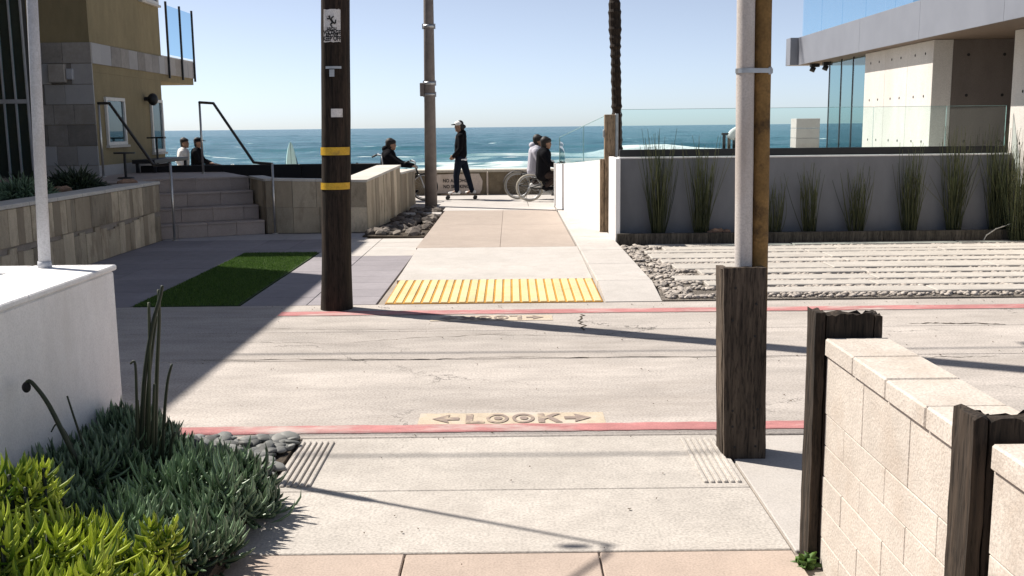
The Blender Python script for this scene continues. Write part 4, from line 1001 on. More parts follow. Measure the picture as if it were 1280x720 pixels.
# block pillar and chair behind the glass
c = V(1005.5, 186, 20.0); org = Vector((c.x, 20, 1.0)); o = empty('block_pillar', org, label='square pale block pillar standing behind the glass balustrade', cat='pillar')
zt = V(1005, 148, 20).z; nz_ = 4
for k in range(nz_):
    z0 = 1.0 + (zt - 1.0) * k / nz_; z1 = 1.0 + (zt - 1.0) * (k + 1) / nz_
    MB(org).box(c.x - .225, c.x + .225, 19.8, 20.2, z0 + .003, z1 - .003, .005).build('block', M['blockpillar'], o)
c = V(910, 188, 18.5); org = Vector((c.x, 18.5, 1.0)); o = empty('lounge_chair', org, label='dark slatted terrace chair with a white towel, behind the white pipe', cat='chair')
for k in range(6): MB(org).box(c.x - .10 + k * .09, c.x - .05 + k * .09, 18.48, 18.52, 1.18, 1.46, .004).build('back_slat', M['gatewood'] if k % 2 else M['blackmatte'], o)
MB(org).box(c.x - .12, c.x + .5, 18.47, 18.53, 1.46, 1.50, .006).build('top_bar', M['blackmatte'], o)
MB(org).box(c.x - .12, c.x + .5, 18.0, 18.47, 1.18, 1.22, .006).build('seat', M['blackmatte'], o)
for dx in (-.10, .44):
    for y in (18.03, 18.45): MB(org).box(c.x + dx, c.x + dx + .04, y - .02, y + .02, 1.0, 1.18).build('leg', M['blackmatte'], o)
b = MB(org); vs = []
for i in range(9):
    a = math.pi * .5 * i / 8; vs += [(c.x - .02 + .35 * (1 - math.cos(a)), 18.455, 1.42 + .22 * math.sin(a)), (c.x - .02 + .35 * (1 - math.cos(a)), 18.545, 1.42 + .22 * math.sin(a))]
b.add(vs, [(2 * i, 2 * i + 1, 2 * i + 3, 2 * i + 2) for i in range(8)]); b.add([(v[0] + .12, v[1], v[2] - .06) for v in vs], [(2 * i, 2 * i + 2, 2 * i + 3, 2 * i + 1) for i in range(8)])
n0 = 18; b.f += [[2 * i, 2 * i + 2, n0 + 2 * i + 2, n0 + 2 * i] for i in range(8)] + [[2 * i + 1, n0 + 2 * i + 1, n0 + 2 * i + 3, 2 * i + 3] for i in range(8)] + [[0, n0, n0 + 1, 1], [16, 17, n0 + 17, n0 + 16]]
b.build('towel', M['whitecloth'], o, True)

# ------------------------------------------------------------------ pipes with their timber guard
org = Vector((1.15, 5.0, 0)); o = empty('pipe_riser', org, label='white and rusty riser pipes strapped together in a timber guard', cat='pipe')
def pipe(pxt, pxb, dia, mat, nm, y):
    t = V(pxt, 0, y); b_ = V(pxb, 335, y); d = (t - b_) / (t.z - b_.z); bot = b_ - d * (b_.z + .0); topp = b_ + d * (5.0 - b_.z)
    n = 24; MB(org).tube([bot.lerp(topp, i / n) for i in range(n + 1)], [dia / 2 + random.uniform(-.0006, .0006) for _ in range(n + 1)], 24).build(nm, mat, o, True)
pipe(932.5, 929, .087, M['whitepole'], 'white_pipe', 5.045); pipe(954, 949, .084, M['rust'], 'rusty_pipe', 5.07)
zs_ = V(940, 88, 5.0).z
b = MB(org); pr = []
for i in range(25):
    a = math.pi * 1.0 + math.pi * 1.0 * i / 24
for (cx, cy, r, a0, a1) in ((V(932, 88, 5.045).x, 5.045, .049, math.pi * .9, math.pi * 1.62), (V(953.5, 88, 5.07).x, 5.07, .048, math.pi * 1.55, math.pi * 2.1)):
    for i in range(9): a = a0 + (a1 - a0) * i / 8; pr.append((cx + math.cos(a) * r, cy + math.sin(a) * r))
vs = []
for x, y in pr: vs += [(x, y, zs_ - .011), (x, y, zs_ + .011)]
b.add(vs, [(2 * i, 2 * i + 2, 2 * i + 3, 2 * i + 1) for i in range(len(pr) - 1)]); b.build('strap', M['galv'], o, True, fix=False)
MB(org).box(V(966, 88, 5).x - .012, V(966, 88, 5).x + .004, 5.03, 5.07, zs_ - .018, zs_ + .018, .002).build('strap_bolt', M['galv'], o)
def rough_plank(org, poly, z0, z1, jag, nm, mat, par, shear=0., nz=14):
    b = MB(org); n = len(poly); vs = []; fs = []
    jg = [random.uniform(-jag, 0) for _ in poly]
    for j in range(nz + 1):
        for i, p in enumerate(poly):
            z = z0 + (z1 - z0) * j / nz + (jg[i] if j == nz else 0)
            vs.append((p[0] + shear * (z - z0) + random.uniform(-.0018, .0018), p[1] + random.uniform(-.0018, .0018), z))
    for j in range(nz):
        for i in range(n): fs.append((j * n + i, j * n + (i + 1) % n, (j + 1) * n + (i + 1) % n, (j + 1) * n + i))
    fs.append(list(range(n))[::-1]); fs.append([nz * n + i for i in range(n)]); b.add(vs, fs); return b.build(nm, mat, par)
def dense(poly, d=.02):
    out = []
    for i in range(len(poly)):
        a = Vector(poly[i]); c = Vector(poly[(i + 1) % len(poly)]); k = max(1, int((c - a).length / d))
        for j in range(k): p = a.lerp(c, j / k); out.append((p.x, p.y))
    return out
gtop = V(930, 334, 4.93).z; x0, x1 = 1.053, 1.260
gd_ = rough_plank(org, dense([(x0, 4.93), (x1, 4.93), (x1, 4.968), (x0, 4.968)]), -.01, gtop, .006, 'guard_board', M['guard'], o, -.022)
rough_plank(org, dense([(x0 - .004, 4.969), (x0 + .03, 4.969), (x0 + .03, 5.11), (x0 - .004, 5.11)]), -.01, gtop - .01, .008, 'guard_board', M['guard'], o, -.022)
rough_plank(org, dense([(x1 - .03, 4.969), (x1 + .004, 4.969), (x1 + .004, 5.11), (x1 - .03, 5.11)]), -.01, gtop - .004, .008, 'guard_board', M['guard'], o, -.022)
for k in range(10):
    z = .06 + .095 * (k // 2) + random.uniform(-.01, .01) if k < 6 else .62 + .08 * (k - 6); x = (x0 + .05 if k % 2 else x1 - .05) - .022 * z + random.uniform(-.01, .01)
    MB(org).tube([(x, 4.94, z), (x, 4.926, z)], .006, 8).build('nail_head', M['blackmatte'], gd_)

# ------------------------------------------------------------------ block walls and their timber posts, right foreground
def block_wall(y0, y1, label, X0=1.163):
    org = Vector((1.25, (y0 + y1) / 2, 0)); o = empty('block_wall', org, label=label, cat='wall')
    X1 = X0 + .21
    MB(org).box(X0 + .006, X1 - .006, y0 + .004, y1 - .004, -.07, .795).build('core', M['mortar2'], o)
    zs = [0, .10, .22, .34, .46, .58, .798]
    for r in range(6):
        y = y1 - (.40 if r % 2 else .22)
        ys = [y1]
        while y > y0 + .05: ys.append(y); y -= .40
        ys.append(y0)
        for i in range(len(ys) - 1):
            MB(org).box(X0 + random.uniform(-.0015, .0015), X1, ys[i + 1] + .0014, ys[i] - .0014, zs[r] + .0014 - (.05 if r == 0 else 0), zs[r + 1] - .0014, .002).build('block', M['blockwall'], o)
    y = y1; 
    while y > y0 + .02:
        y2 = max(y0, y - .31); 
        if y2 - y0 < .1: y2 = y0
        MB(org).box(X0 - .012 + random.uniform(-.003, .003), X1 + .012, y2 + .002, y - .002, .80, .865 + random.uniform(-.003, .003), .006).build('cap_block', M['blockwall'], o); y = y2
    return o
block_wall(2.585, 3.70, 'buff concrete block wall between the two dark timber posts')
block_wall(.35, 2.43, 'nearest stretch of buff block wall at the right edge', 1.187)
def timber_post(xL, yF, w, d, h, label):
    org = Vector((xL + w / 2, yF + d / 2, 0)); o = empty('timber_post', org, label=label, cat='post')
    f = .035
    rough_plank(org, dense([(xL, yF), (xL + f, yF), (xL + f, yF + d), (xL, yF + d)], .015), -.05, h, .012, 'plank', M['timber'], o)
    rough_plank(org, dense([(xL + f + .006, yF + .004), (xL + w - .03, yF + .004), (xL + w - .03, yF + .05), (xL + f + .006, yF + .05)], .015), -.05, h - .006, .016, 'plank', M['timber'], o)
    rough_plank(org, dense([(xL + f + .006, yF + .055), (xL + w - .05, yF + .055), (xL + w - .05, yF + d + .01), (xL + f + .006, yF + d + .01)], .015), -.05, h - .02, .03, 'plank', M['timber'], o)
    rough_plank(org, dense([(xL + w - .027, yF), (xL + w, yF), (xL + w, yF + d), (xL + w - .027, yF + d)], .015), -.05, h - .012, .012, 'plank', M['timber'], o)
timber_post(1.120, 3.71, .245, .11, .966, 'dark weathered timber post at the far end of the block wall')
timber_post(1.143, 2.455, .27, .12, .928, 'dark weathered timber post at the right edge, nearest the camera')
# ground behind the block wall and right of the apron
yd = MB().box(1.37, 30, -3, 5.32, -.069, -.012).build('side_yard', M['smoothgrey']); tag(yd, kind='structure')

# ================================================================== PLANTS
# pebbles beside the apron
pbd = MB().prism([(-2.12, 4.0), (-1.15, 4.0), (-1.15, 5.32), (-2.12, 5.32)], -.019, .006).build('pebble_bed', M['soil']); tag(pbd, kind='structure')
PS = stone_meshes('river_pebble', 6, 2, .42, .07)
for i in range(295):
    y = random.uniform(4.50, 5.30); x = random.uniform(-1.82, -1.155)
    r = random.choice((.018, .026, .034, .044)) * random.uniform(.8, 1.15)
    link('river_pebble', random.choice(PS), M['pebble'], pbd, (x, y, .006 + r * .3 + random.uniform(0, .012)), (random.uniform(-.25, .25), random.uniform(-.25, .25), random.uniform(0, 6.3)), (r * 1.35, r, r))
# blue-green finger succulents: a mass of upright stems, each with a tuft of curved fingers
bed = MB().prism([(-2.12, .8), (-1.10, .8), (-1.10, 3.9), (-1.16, 4.25), (-1.4, 4.75), (-1.75, 5.05), (-2.12, 5.2)], -.02, .07).build('succulent_bed', M['soil']); tag(bed, kind='structure')
def edge_x(y):                                      # ragged edge of the planting towards the walk
    return np.interp(y, [.5, 3.0, 3.6, 3.95, 4.3, 4.6, 4.95, 5.25], [-1.12, -1.12, -1.10, -1.04, -1.02, -1.30, -1.72, -2.08])
def tufts(cx, cy, hz, leaves, ll, lw, spread, tone, jitter=.5, stem_r=.006, down=.10):
    n = len(cx); roots = []; tips = []; mids = []; tn = []
    for i in range(n):
        k = leaves if np.isscalar(leaves) else leaves[i]; sc = random.choice((.6, .8, 1., 1., 1.25, 1.45))
        lx, ly = random.uniform(-.25, .25), random.uniform(-.25, .25); rt = random.uniform(-.28, .28)
        for j in range(k):
            a = j * 2.399 + random.uniform(-.3, .3); t = j / k
            z = hz[i] - down * t * random.uniform(.7, 1.2)
            el = 1.25 - 1.0 * t * spread + random.uniform(-.2, .2); L_ = ll * sc * random.uniform(.6, 1.15) * (.75 + .4 * t)
            d = np.array([math.cos(a) * math.cos(el) + lx, math.sin(a) * math.cos(el) + ly, math.sin(el)])
            r0 = np.array([cx[i] + lx * z * .3, cy[i] + ly * z * .3, z]); roots.append(r0); tips.append(r0 + d * L_)
            mids.append(np.array([math.cos(a), math.sin(a), -.35]) * L_ * .16 * random.uniform(.5, 1.3)); tn.append(tone + rt + random.uniform(-jitter, jitter) * .5)
    return np.array(roots), np.array(tips), np.array(mids), np.clip(np.array(tn), 0, 1)
def finger(name, data, w, mat, label, cat='plant', group=None, kind=None, loc=(0, 0, 0), segs=4):
    r, t, mo, tn = data; n = len(r); wr = w * rng.uniform(.75, 1.2, n)
    prof = lambda u: wr * (.75 + .5 * math.sin(math.pi * min(u * 1.05, 1)) if u < .85 else .42 if u < 1 else .12)
    lc = np.array(loc); o = tubes_np(name, r - lc, t - lc, mo, prof, None, tn, 5, segs, mat, None, loc); return tag(o, label, cat, group, kind)
M['chalk'] = leafmat('chalk_green', c0=(.012, .035, .012), c1=(.25, .36, .21), rough=.40, trans=.10, spec=.55)
M['lime'] = leafmat('lime_green', c0=(.06, .14, .012), c1=(.62, .70, .10), rough=.42, trans=.32, spec=.45)
M['darkleaf'] = leafmat('dark_leaf', c0=(.012, .022, .012), c1=(.05, .075, .035), rough=.5, trans=.1)
cx, cy, hz = [], [], []
while len(cx) < 900:
    y = random.uniform(2.6, 5.22); xm = edge_x(y)
    x = random.uniform(-2.10, xm); e = min(1, (xm - x) / .16 + .25)
    gapn = vnoise(np.array(x * 7.), np.array(y * 7.), 15).item()
    if gapn < .36: continue
    h = .055 + .15 * e * (.45 + .9 * vnoise(np.array(x * 5.), np.array(y * 5.), 5).item())
    cx.append(x); cy.append(y); hz.append(h)
finger('blue_succulents', tufts(cx, cy, hz, 11, .105, .0055, 1.0, .45, 1.0, down=.12), .0056, M['chalk'], 'carpet of blue green finger succulents along the white wall', kind='stuff')
# lime green bushes in front
def bush(px, py, Y, R, n, label, leaves=24, ll=.100):
    c = V(px, py, Y); loc = (c.x, Y, .0); bx, by, bz = [], [], []
    for i in range(n):
        a = random.uniform(0, 6.28); q = math.sqrt(random.uniform(0, 1)); 
        bx.append(c.x + math.cos(a) * R * q); by.append(Y + math.sin(a) * R * q); bz.append(max(.12, c.z * (1 - .42 * q * q) + random.uniform(-.07, .05)))
    finger('lime_succulent', tufts(bx, by, bz, leaves, ll, .0075, 1.1, .5, 1.3, down=.11), .0044, M['lime'], label, group='lime green succulents', loc=loc)
    st = []
    b = MB(loc)
    for i in range(0, n): b.tube([(bx[i] * .7 + c.x * .3, by[i] * .7 + Y * .3, -.0), (bx[i], by[i], bz[i])], [.009, .007], 5)
    o = b.build('stems', M['darkleaf'], bpy.data.objects[-1] if False else None, True, loc); return o
def bush_thing(*a, **k):
    st = bush(*a, **k); root = [o for o in COL.objects if o.name.startswith('lime_succulent')][-1]
    st.parent = root; st.location = (0, 0, 0); st.name = 'stems'
    at_ = st.data.attributes.new("tone", 'FLOAT', 'POINT')
bush_thing(28, 590, 3.05, .18, 34, 'tallest lime green succulent, against the left edge')
bush_thing(0, 665, 2.75, .21, 40, 'lime green succulent in the bottom left corner')
bush_thing(100, 662, 2.95, .14, 22, 'lime green succulent in the middle of the group')
bush_thing(95, 720, 2.62, .18, 30, 'lower lime green succulent along the bottom edge')
bush_thing(195, 668, 3.05, .10, 15, 'rightmost lime succulent, beside the blue green fingers', ll=.07)
bush_thing(185, 722, 2.80, .13, 18, 'small lime succulent at the bottom right of the group', ll=.07)
# tall pencil stalks in the bed
c = G(185, 592, .05); c.y = 4.55; c.x = V(186, 560, 4.55).x; org = Vector((c.x, 4.55, .05))
pc = empty('pencil_plant', org, label='cluster of tall dark pencil stems rising from the succulents', cat='plant')
M['pencil'] = leafmat('pencil_stem', c0=(.015, .022, .012), c1=(.07, .08, .04), rough=.55, trans=.0)
def stalk(pts, r, name='stem', par=pc, mat=None, o_=None):
    b = MB(org if o_ is None else o_); P = [V(*p) for p in pts]
    # soften the bends
    Q = []
    for i in range(len(P) - 1):
        for k in range(4):
            t = k / 4; p0 = P[max(i - 1, 0)]; p1 = P[i]; p2 = P[i + 1]; p3 = P[min(i + 2, len(P) - 1)]
            Q.append(.5 * ((2 * p1) + (p2 - p0) * t + (2 * p0 - 5 * p1 + 4 * p2 - p3) * t * t + (3 * p1 - p0 - 3 * p2 + p3) * t ** 3))
    Q.append(P[-1]); n = len(Q)
    b.tube(Q, [r * (1.05 - .45 * i / n) for i in range(n)], 8); ob = b.build(name, mat or M['pencil'], par, True); a = ob.data.attributes.new("tone", 'FLOAT', 'POINT'); a.data.foreach_set("value", np.full(len(ob.data.vertices), random.uniform(.1, .8), np.float32)); return ob
for pts, r in ((((176, 585, 4.5), (180, 480, 4.5), (190, 410, 4.5), (200, 372, 4.5), (203, 357, 4.5)), .014), (((193, 585, 4.55), (196, 470, 4.55), (199, 400, 4.55), (198, 362, 4.55)), .013),
               (((186, 590, 4.5), (186, 520, 4.5), (187, 430, 4.5), (186, 378, 4.5)), .012), (((170, 588, 4.45), (171, 530, 4.45), (170, 470, 4.45), (168, 452, 4.45), (163, 455, 4.45)), .009),
               (((203, 588, 4.5), (204, 540, 4.5), (209, 480, 4.5), (215, 455, 4.5)), .011), (((181, 590, 4.6), (184, 500, 4.6), (190, 440, 4.6), (196, 395, 4.6)), .011), (((198, 588, 4.5), (201, 550, 4.5), (212, 525, 4.5), (217, 552, 4.5)), .007),
               (((190, 590, 4.5), (191, 540, 4.5), (193, 480, 4.5)), .012), (((210, 588, 4.48), (214, 556, 4.48), (219, 540, 4.48)), .010), (((178, 590, 4.5), (174, 540, 4.5), (172, 500, 4.5)), .010)):
    stalk(pts, r * .78)
o2 = Vector((V(100, 590, 4.2).x, 4.2, .1)); dr = empty('drooping_stalk', o2, label='dark drooping flower stalk in front of the white wall', cat='plant')
stalk(((110, 600, 4.2), (88, 560, 4.2), (62, 508, 4.2), (45, 484, 4.2), (36, 476, 4.2), (31, 482, 4.2)), .011, 'stem', dr, None, o2)
MB(o2).ell(V(33, 484, 4.2), (.018, .018, .024)).build('seed_head', M['blackmatte'], dr, True)
stalk(((118, 590, 4.3), (104, 555, 4.3), (92, 520, 4.3), (84, 495, 4.3)), .006, 'stem', dr, None, o2)
stalk(((100, 590, 4.3), (86, 548, 4.3), (72, 530, 4.3), (64, 540, 4.3)), .005, 'stem', dr, None, o2)
# shrubs, agave and rocks in the raised bed of the stone wall
def leafy(name, c, R, n, mat, label, ll=.07, flat=.7):
    d = rng.normal(0, 1, (n, 3)); d /= np.linalg.norm(d, axis=1)[:, None]; q = rng.uniform(.45, 1, n)[:, None] ** .5
    p = d * q * np.array([R, R, R * flat]); p[:, 2] = np.abs(p[:, 2]); tip = p + (d + rng.normal(0, .5, (n, 3))) * ll * rng.uniform(.6, 1.3, (n, 1))
    o = tubes_np(name, p, tip, rng.normal(0, .008, (n, 3)), lambda u: (.2 + 1. * math.sin(math.pi * min(1, u + .1))) * .011 * np.ones(n), None, rng.uniform(0, 1, n), 3, 3, mat, None, tuple(c)); return tag(o, label, 'shrub')
def on_bed(px, py, Y): v = V(px, py, Y); return (v.x, Y, .82)
leafy('shrub', on_bed(92, 225, 14.2), .34, 1500, M['darkleaf'], 'low dark shrub behind the stone wall, right of the grey pole', .09)
leafy('shrub', on_bed(25, 230, 13.0), .36, 1500, M['chalk'], 'dull grey green shrub behind the stone wall at the left edge', .09, .5)
o3 = Vector(on_bed(32, 205, 13.6)); ag = empty('agave', o3, label='dark spiky agave in front of the glazed recess', cat='plant')
for k in range(22):
    a = k * 2.399; el = .35 + .9 * (k / 22); L_ = .62 - .15 * (k / 22)
    d = Vector((math.cos(a) * math.cos(el), math.sin(a) * math.cos(el), math.sin(el))); sd_ = Vector((-math.sin(a), math.cos(a), 0)); up_ = d.cross(sd_)
    vs = []
    for i, (t, w) in enumerate(((0, .03), (.3, .045), (.65, .034), (1, .002))):
        p = o3 + d * L_ * t + Vector((0, 0, -.12 * t * t)); vs += [p - sd_ * w, p - up_ * .012 * (1 - t), p + sd_ * w]
    fs = []
    for i in range(3): fs += [(3 * i, 3 * i + 1, 3 * i + 4, 3 * i + 3), (3 * i + 1, 3 * i + 2, 3 * i + 5, 3 * i + 4)]
    lf = MB(o3).add(vs, fs).build('leaf', M['darkleaf'], ag, True, fix=False); a_ = lf.data.attributes.new("tone", 'FLOAT', 'POINT'); a_.data.foreach_set("value", np.full(12, random.random() * .7, np.float32))
for px, py, Y, r, lb, mt_ in ((76, 233, 13.6, .085, 'pale round rock on the bed behind the stone wall', M['coping']), (158, 218, 15.0, .10, 'grey rock at the end of the bed beside the steps', M['rock'])):
    v = on_bed(px, py, Y); o = link('garden_rock', ROK[0], mt_, None, (v[0], v[1], .82 + r * .5), (0, 0, 1), (r * 1.4, r, r)); tag(o, lb, 'rock')
# a weed at the foot of the block wall
v = G(1006, 704); wd = leafy('weed', (v.x, v.y, 0), .02, 36, M['turf'], 'small weed at the foot of the block wall', .03, .5)
# palm behind the glass
PY = 25.6; pb0 = V(772, 190, PY); org = Vector((pb0.x, PY, -.1)); tp_ = V(768, 0, PY); lean = (tp_.x - pb0.x) / (tp_.z - pb0.z)
pm = empty('palm_tree', org, label='slim black palm trunk rising from the beach behind the glass balustrade', cat='tree')
b = MB(org); pts = []; rr = []
for i in range(150):
    z = -.15 + 10.2 * i / 149; pts.append((pb0.x + lean * (z - pb0.z), PY, z)); rr.append(.112 + (.018 if i % 3 == 0 else 0) + random.uniform(-.004, .012) + (.03 * max(0, math.sin(z * 1.9)) if z > 3.2 else 0))
b.tube(pts, rr, 12).build('trunk', M['polewood'], pm, False)
tpz = Vector(pts[-1]); fr_ = MB(org)
for k in range(26):
    a = k * 2.399; el = 1.2 - 1.7 * k / 26; P = []
    for i in range(9):
        t = i / 8; P.append(tpz + Vector((math.cos(a) * math.cos(el), math.sin(a) * math.cos(el), math.sin(el))) * 1.7 * t + Vector((0, 0, -.9 * t * t)))
    fb = MB(org).tube(P, [.02 * (1 - .8 * i / 8) for i in range(9)], 4)
    for i in range(1, 8):
        for s_ in (-1, 1):
            for j in range(3):
                p = P[i].lerp(P[i + 1] if i < 8 else P[i], j / 3); d = (P[min(i + 1, 8)] - P[i - 1]).normalized(); sd_ = d.cross(Vector((0, 0, 1))).normalized() * s_
                q = p + (sd_ * .7 + d * .6 + Vector((0, 0, -.35))) * .42 * (1 - .5 * i / 8); fb.add([p, p + d * .035, q], [(0, 1, 2)])
    f_ = fb.build('frond', M['darkleaf'], pm, False, fix=False); f_.data.attributes.new("tone", 'FLOAT', 'POINT')
# lamp post on the boardwalk
lb0 = G(539, 258, ZW); org = Vector((lb0.x, lb0.y, ZW)); lp = empty('lamp_post', org, label='grey steel lamp post standing at the boardwalk end of the walk', cat='lamp post')
lt_ = V(535.5, 0, lb0.y); ln = (lt_.x - lb0.x) / (lt_.z - ZW); tz = 7.5
ltop = Vector((lb0.x + ln * (tz - ZW), lb0.y, tz))
MB(org).tube([org, org.lerp(ltop, .5), ltop], [.125, .10, .07], 20).build('shaft', M['brownpole'], lp, True)
for py, w in ((33, .03), (104, .03), (118, .02)):
    z = V(537, py, lb0.y).z; p = org.lerp(ltop, (z - ZW) / (tz - ZW)); MB(org).tube([p - Vector((0, 0, w)), p + Vector((0, 0, w))], .115, 20).build('clamp_band', M['galv'], lp, True)
    for s_ in (-1, 1): MB(org).box(p.x + s_ * .11 - .02, p.x + s_ * .11 + .02, p.y - .02, p.y + .02, z - .05, z + .05).build('clamp_bolt', M['galv'], lp)
z = V(530, 112, lb0.y).z; p = org.lerp(ltop, (z - ZW) / (tz - ZW)); MB(org).box(p.x - .19, p.x - .10, p.y - .06, p.y + .06, z - .13, z + .13, .01).build('junction_box', M['brownpole'], lp)
MB(org).tube([ltop - Vector((0, 0, .05)), ltop + Vector((.5, .3, .25)), ltop + Vector((1.2, .7, .3))], [.05, .04, .035], 10).build('lamp_arm', M['brownpole'], lp, True)
MB(org).ell(ltop + Vector((1.35, .78, .27)), (.3, .2, .09)).build('lamp_head', M['galv'], lp, True)

# ================================================================== PEOPLE AND THEIR THINGS
def blob(name, caps, ells, mat, parent, voxel=.011, it=3):
    """one continuous surface grown round tapered limbs"""
    b = MB()
    for p0, p1, r0, r1 in caps: b.caps(p0, p1, r0, r1)
    for e in ells: b.ell(e[0], e[1], 14, 10, R=Euler(e[2]).to_matrix() if len(e) > 2 else None)
    me = b.mesh('tmp', fix=True); ob = bpy.data.objects.new('tmp', me); COL.objects.link(ob)
    md = ob.modifiers.new('r', 'REMESH'); md.mode = 'VOXEL'; md.voxel_size = voxel; md.use_smooth_shade = True
    ms = ob.modifiers.new('s', 'SMOOTH'); ms.iterations = it; ms.factor = .5
    bpy.context.view_layer.update()
    m2 = bpy.data.meshes.new_from_object(ob.evaluated_get(bpy.context.evaluated_depsgraph_get())); bpy.data.objects.remove(ob); bpy.data.meshes.remove(me)
    m2.name = name; m2.polygons.foreach_set("use_smooth", [True] * len(m2.polygons)); m2.materials.clear()
    return link(name, m2, mat, parent)
def hand_caps(w, d, n, curl=.5, L=.085):
    """palm and five unequal bent fingers; w wrist, d direction of the hand, n palm normal"""
    w = Vector(w); d = Vector(d).normalized(); n = Vector(n).normalized(); s = d.cross(n).normalized(); out = []
    kn = w + d * L
    for k, (o, fl) in enumerate(((-.028, .060), (-.010, .072), (.010, .068), (.028, .052))):
        a = kn + s * o; b = a + (d * math.cos(curl) + n * math.sin(curl)) * fl * .55; c = b + (d * math.cos(curl * 2.3) + n * math.sin(curl * 2.3)) * fl * .5
        out += [(w + s * o * .5, a, .017, .011), (a, b, .0098, .009), (b, c, .009, .0075)]
    t0 = w + d * .02 - s * .022; t1 = t0 + (d * .6 - s * .8 + n * .25).normalized() * .04; out += [(t0, t1, .013, .010), (t1, t1 + (d + n * .6).normalized() * .032, .0098, .008)]
    return out
def head_ells(c, f, tilt=0.):
    """skull, jaw, nose, chin, ears round a head centre c, looking along f"""
    c = Vector(c); f = Vector(f).normalized(); s = Vector((0, 0, 1)).cross(f).normalized(); u = f.cross(s)
    E = [(c + u * .02 - f * .01, (.088, .078, .098)), (c - u * .045 + f * .028, (.062, .056, .066)), (c + f * .082 - u * .012, (.017, .014, .024)), (c + f * .060 - u * .093, (.026, .030, .022)), (c + f * .070 + u * .025, (.018, .04, .014)), (c + f * .072 - u * .05, (.016, .026, .014))]
    for k in (-1, 1): E.append((c + s * .078 * k - u * .01 - f * .008, (.02, .010, .03)))
    return E
def face_parts(parent, c, f):
    c = Vector(c); f = Vector(f).normalized(); s = Vector((0, 0, 1)).cross(f).normalized(); u = f.cross(s)
    for k in (-1, 1): MB().ell(c + f * .072 + s * .03 * k + u * .006, (.010, .010, .008)).build('eye', M['blackmatte'], parent, True)
    MB().ell(c + f * .083 - u * .052, (.006, .02, .005)).build('mouth', plain('lips', (.30, .12, .10), .5), parent, True)
def shoe(parent, heel, toe, mat, h=.075):
    heel = Vector(heel); toe = Vector(toe); return blob('shoe', [(heel + Vector((0, 0, .045)), toe + Vector((0, 0, .035)), .043, .033), (heel + Vector((0, 0, .06)), heel.lerp(toe, .35) + Vector((0, 0, .065)), .042, .035)], [], mat, parent, .010, 2)

# --- longboarder, travelling left
Yp = 22.55; pp = V(577, 249, Yp); org = Vector((pp.x, Yp, ZW))
lbd = empty('longboard', org, math.pi, 'dark longboard with round wheels under the standing rider', 'skateboard')
poly = [(.44 * math.cos(a) * (1 if abs(math.cos(a)) < .9 else 1.0), .115 * math.sin(a) * (1 - .12 * math.cos(a))) for a in [2 * math.pi * i / 32 for i in range(32)]]
MB().prism(poly, .100, .114).build('deck', M['board'], lbd)
for x in (.30, -.30):
    tr = MB().box(x - .03, x + .03, -.03, .03, .055, .0995, .006).build('truck', M['galv'], lbd)
    MB().tube([(x, -.10, .045), (x, .10, .045)], .010, 8).build('axle', M['galv'], tr, True)
    for y in (-.105, .105): MB().tube([(x, y - .026, .045), (x, y - .020, .045), (x, y + .020, .045), (x, y + .026, .045)], [.038, .045, .045, .038], 18).build('wheel', M['rubber'], lbd, False)
sk = empty('person', Vector((pp.x, Yp, ZW)), math.pi, 'person in black jacket and white cap riding a longboard on the boardwalk', 'person')
fz = .114; sk.scale = (.965, .965, .965)
hipL = Vector((.03, .085, .93)); hipR = Vector((-.03, -.085, .93)); knL = Vector((.105, .10, .55)); anL = Vector((.10, .08, fz + .09)); knR = Vector((-.14, -.08, .54)); anR = Vector((-.24, -.05, fz + .09))
neck = Vector((.01, 0, 1.50)); hd = Vector((.035, 0, 1.645)); shL = Vector((-.01, .18, 1.42)); shR = Vector((-.03, -.18, 1.42)); elL = Vector((.0, .245, 1.15)); elR = Vector((-.02, -.245, 1.15)); wrL = Vector((.15, .175, .985)); wrR = Vector((.13, -.17, .985))
body_caps = [(Vector((0, 0, .95)), Vector((0, 0, 1.18)), .125, .12), (Vector((0, 0, 1.18)), Vector((-.01, 0, 1.38)), .125, .13), (shL, shR, .06, .06), (neck - Vector((0, 0, .08)), hd - Vector((.01, 0, .04)), .055, .052), (hipL, knL, .075, .052), (knL, anL, .05, .034), (hipR, knR, .075, .052), (knR, anR, .05, .034), (shL, elL, .045, .038), (elL, wrL, .036, .026), (shR, elR, .045, .038), (elR, wrR, .036, .026), (anL, anL + Vector((.12, 0, -.06)), .034, .028), (anR, anR + Vector((.10, -.05, -.06)), .034, .028)]
bd = blob('body', body_caps + hand_caps(wrL, (.6, -.4, -.5), (0, -1, 0)) + hand_caps(wrR, (.6, .4, -.5), (0, 1, 0)), head_ells(hd, (1, 0, -.08)), M['skin'], sk, .008)
face_parts(bd, hd, (1, 0, -.08))
blob('jacket', [(Vector((0, .03, 1.035)), Vector((0, .02, 1.22)), .145, .14), (Vector((0, -.03, 1.035)), Vector((0, -.02, 1.22)), .145, .14), (Vector((0, .04, 1.22)), Vector((-.015, .05, 1.40)), .14, .125), (Vector((0, -.04, 1.22)), Vector((-.015, -.05, 1.40)), .14, .125), (shL, elL, .068, .06), (elL, wrL, .058, .046), (shR, elR, .068, .06), (elR, wrR, .058, .046), (shL, shR, .075, .075), (Vector((-.05, 0, 1.44)), Vector((-.06, 0, 1.50)), .085, .075), (Vector((-.02, -.06, 1.49)), Vector((-.02, .06, 1.49)), .055, .055)], [((.12, .14, .985), (.065, .05, .05)), ((.10, -.14, .985), (.065, .05, .05))], M['blackcloth'], sk)
blob('shirt_hem', [], [((0, 0, .905), (.150, .180, .05))], M['whitecloth'], sk)
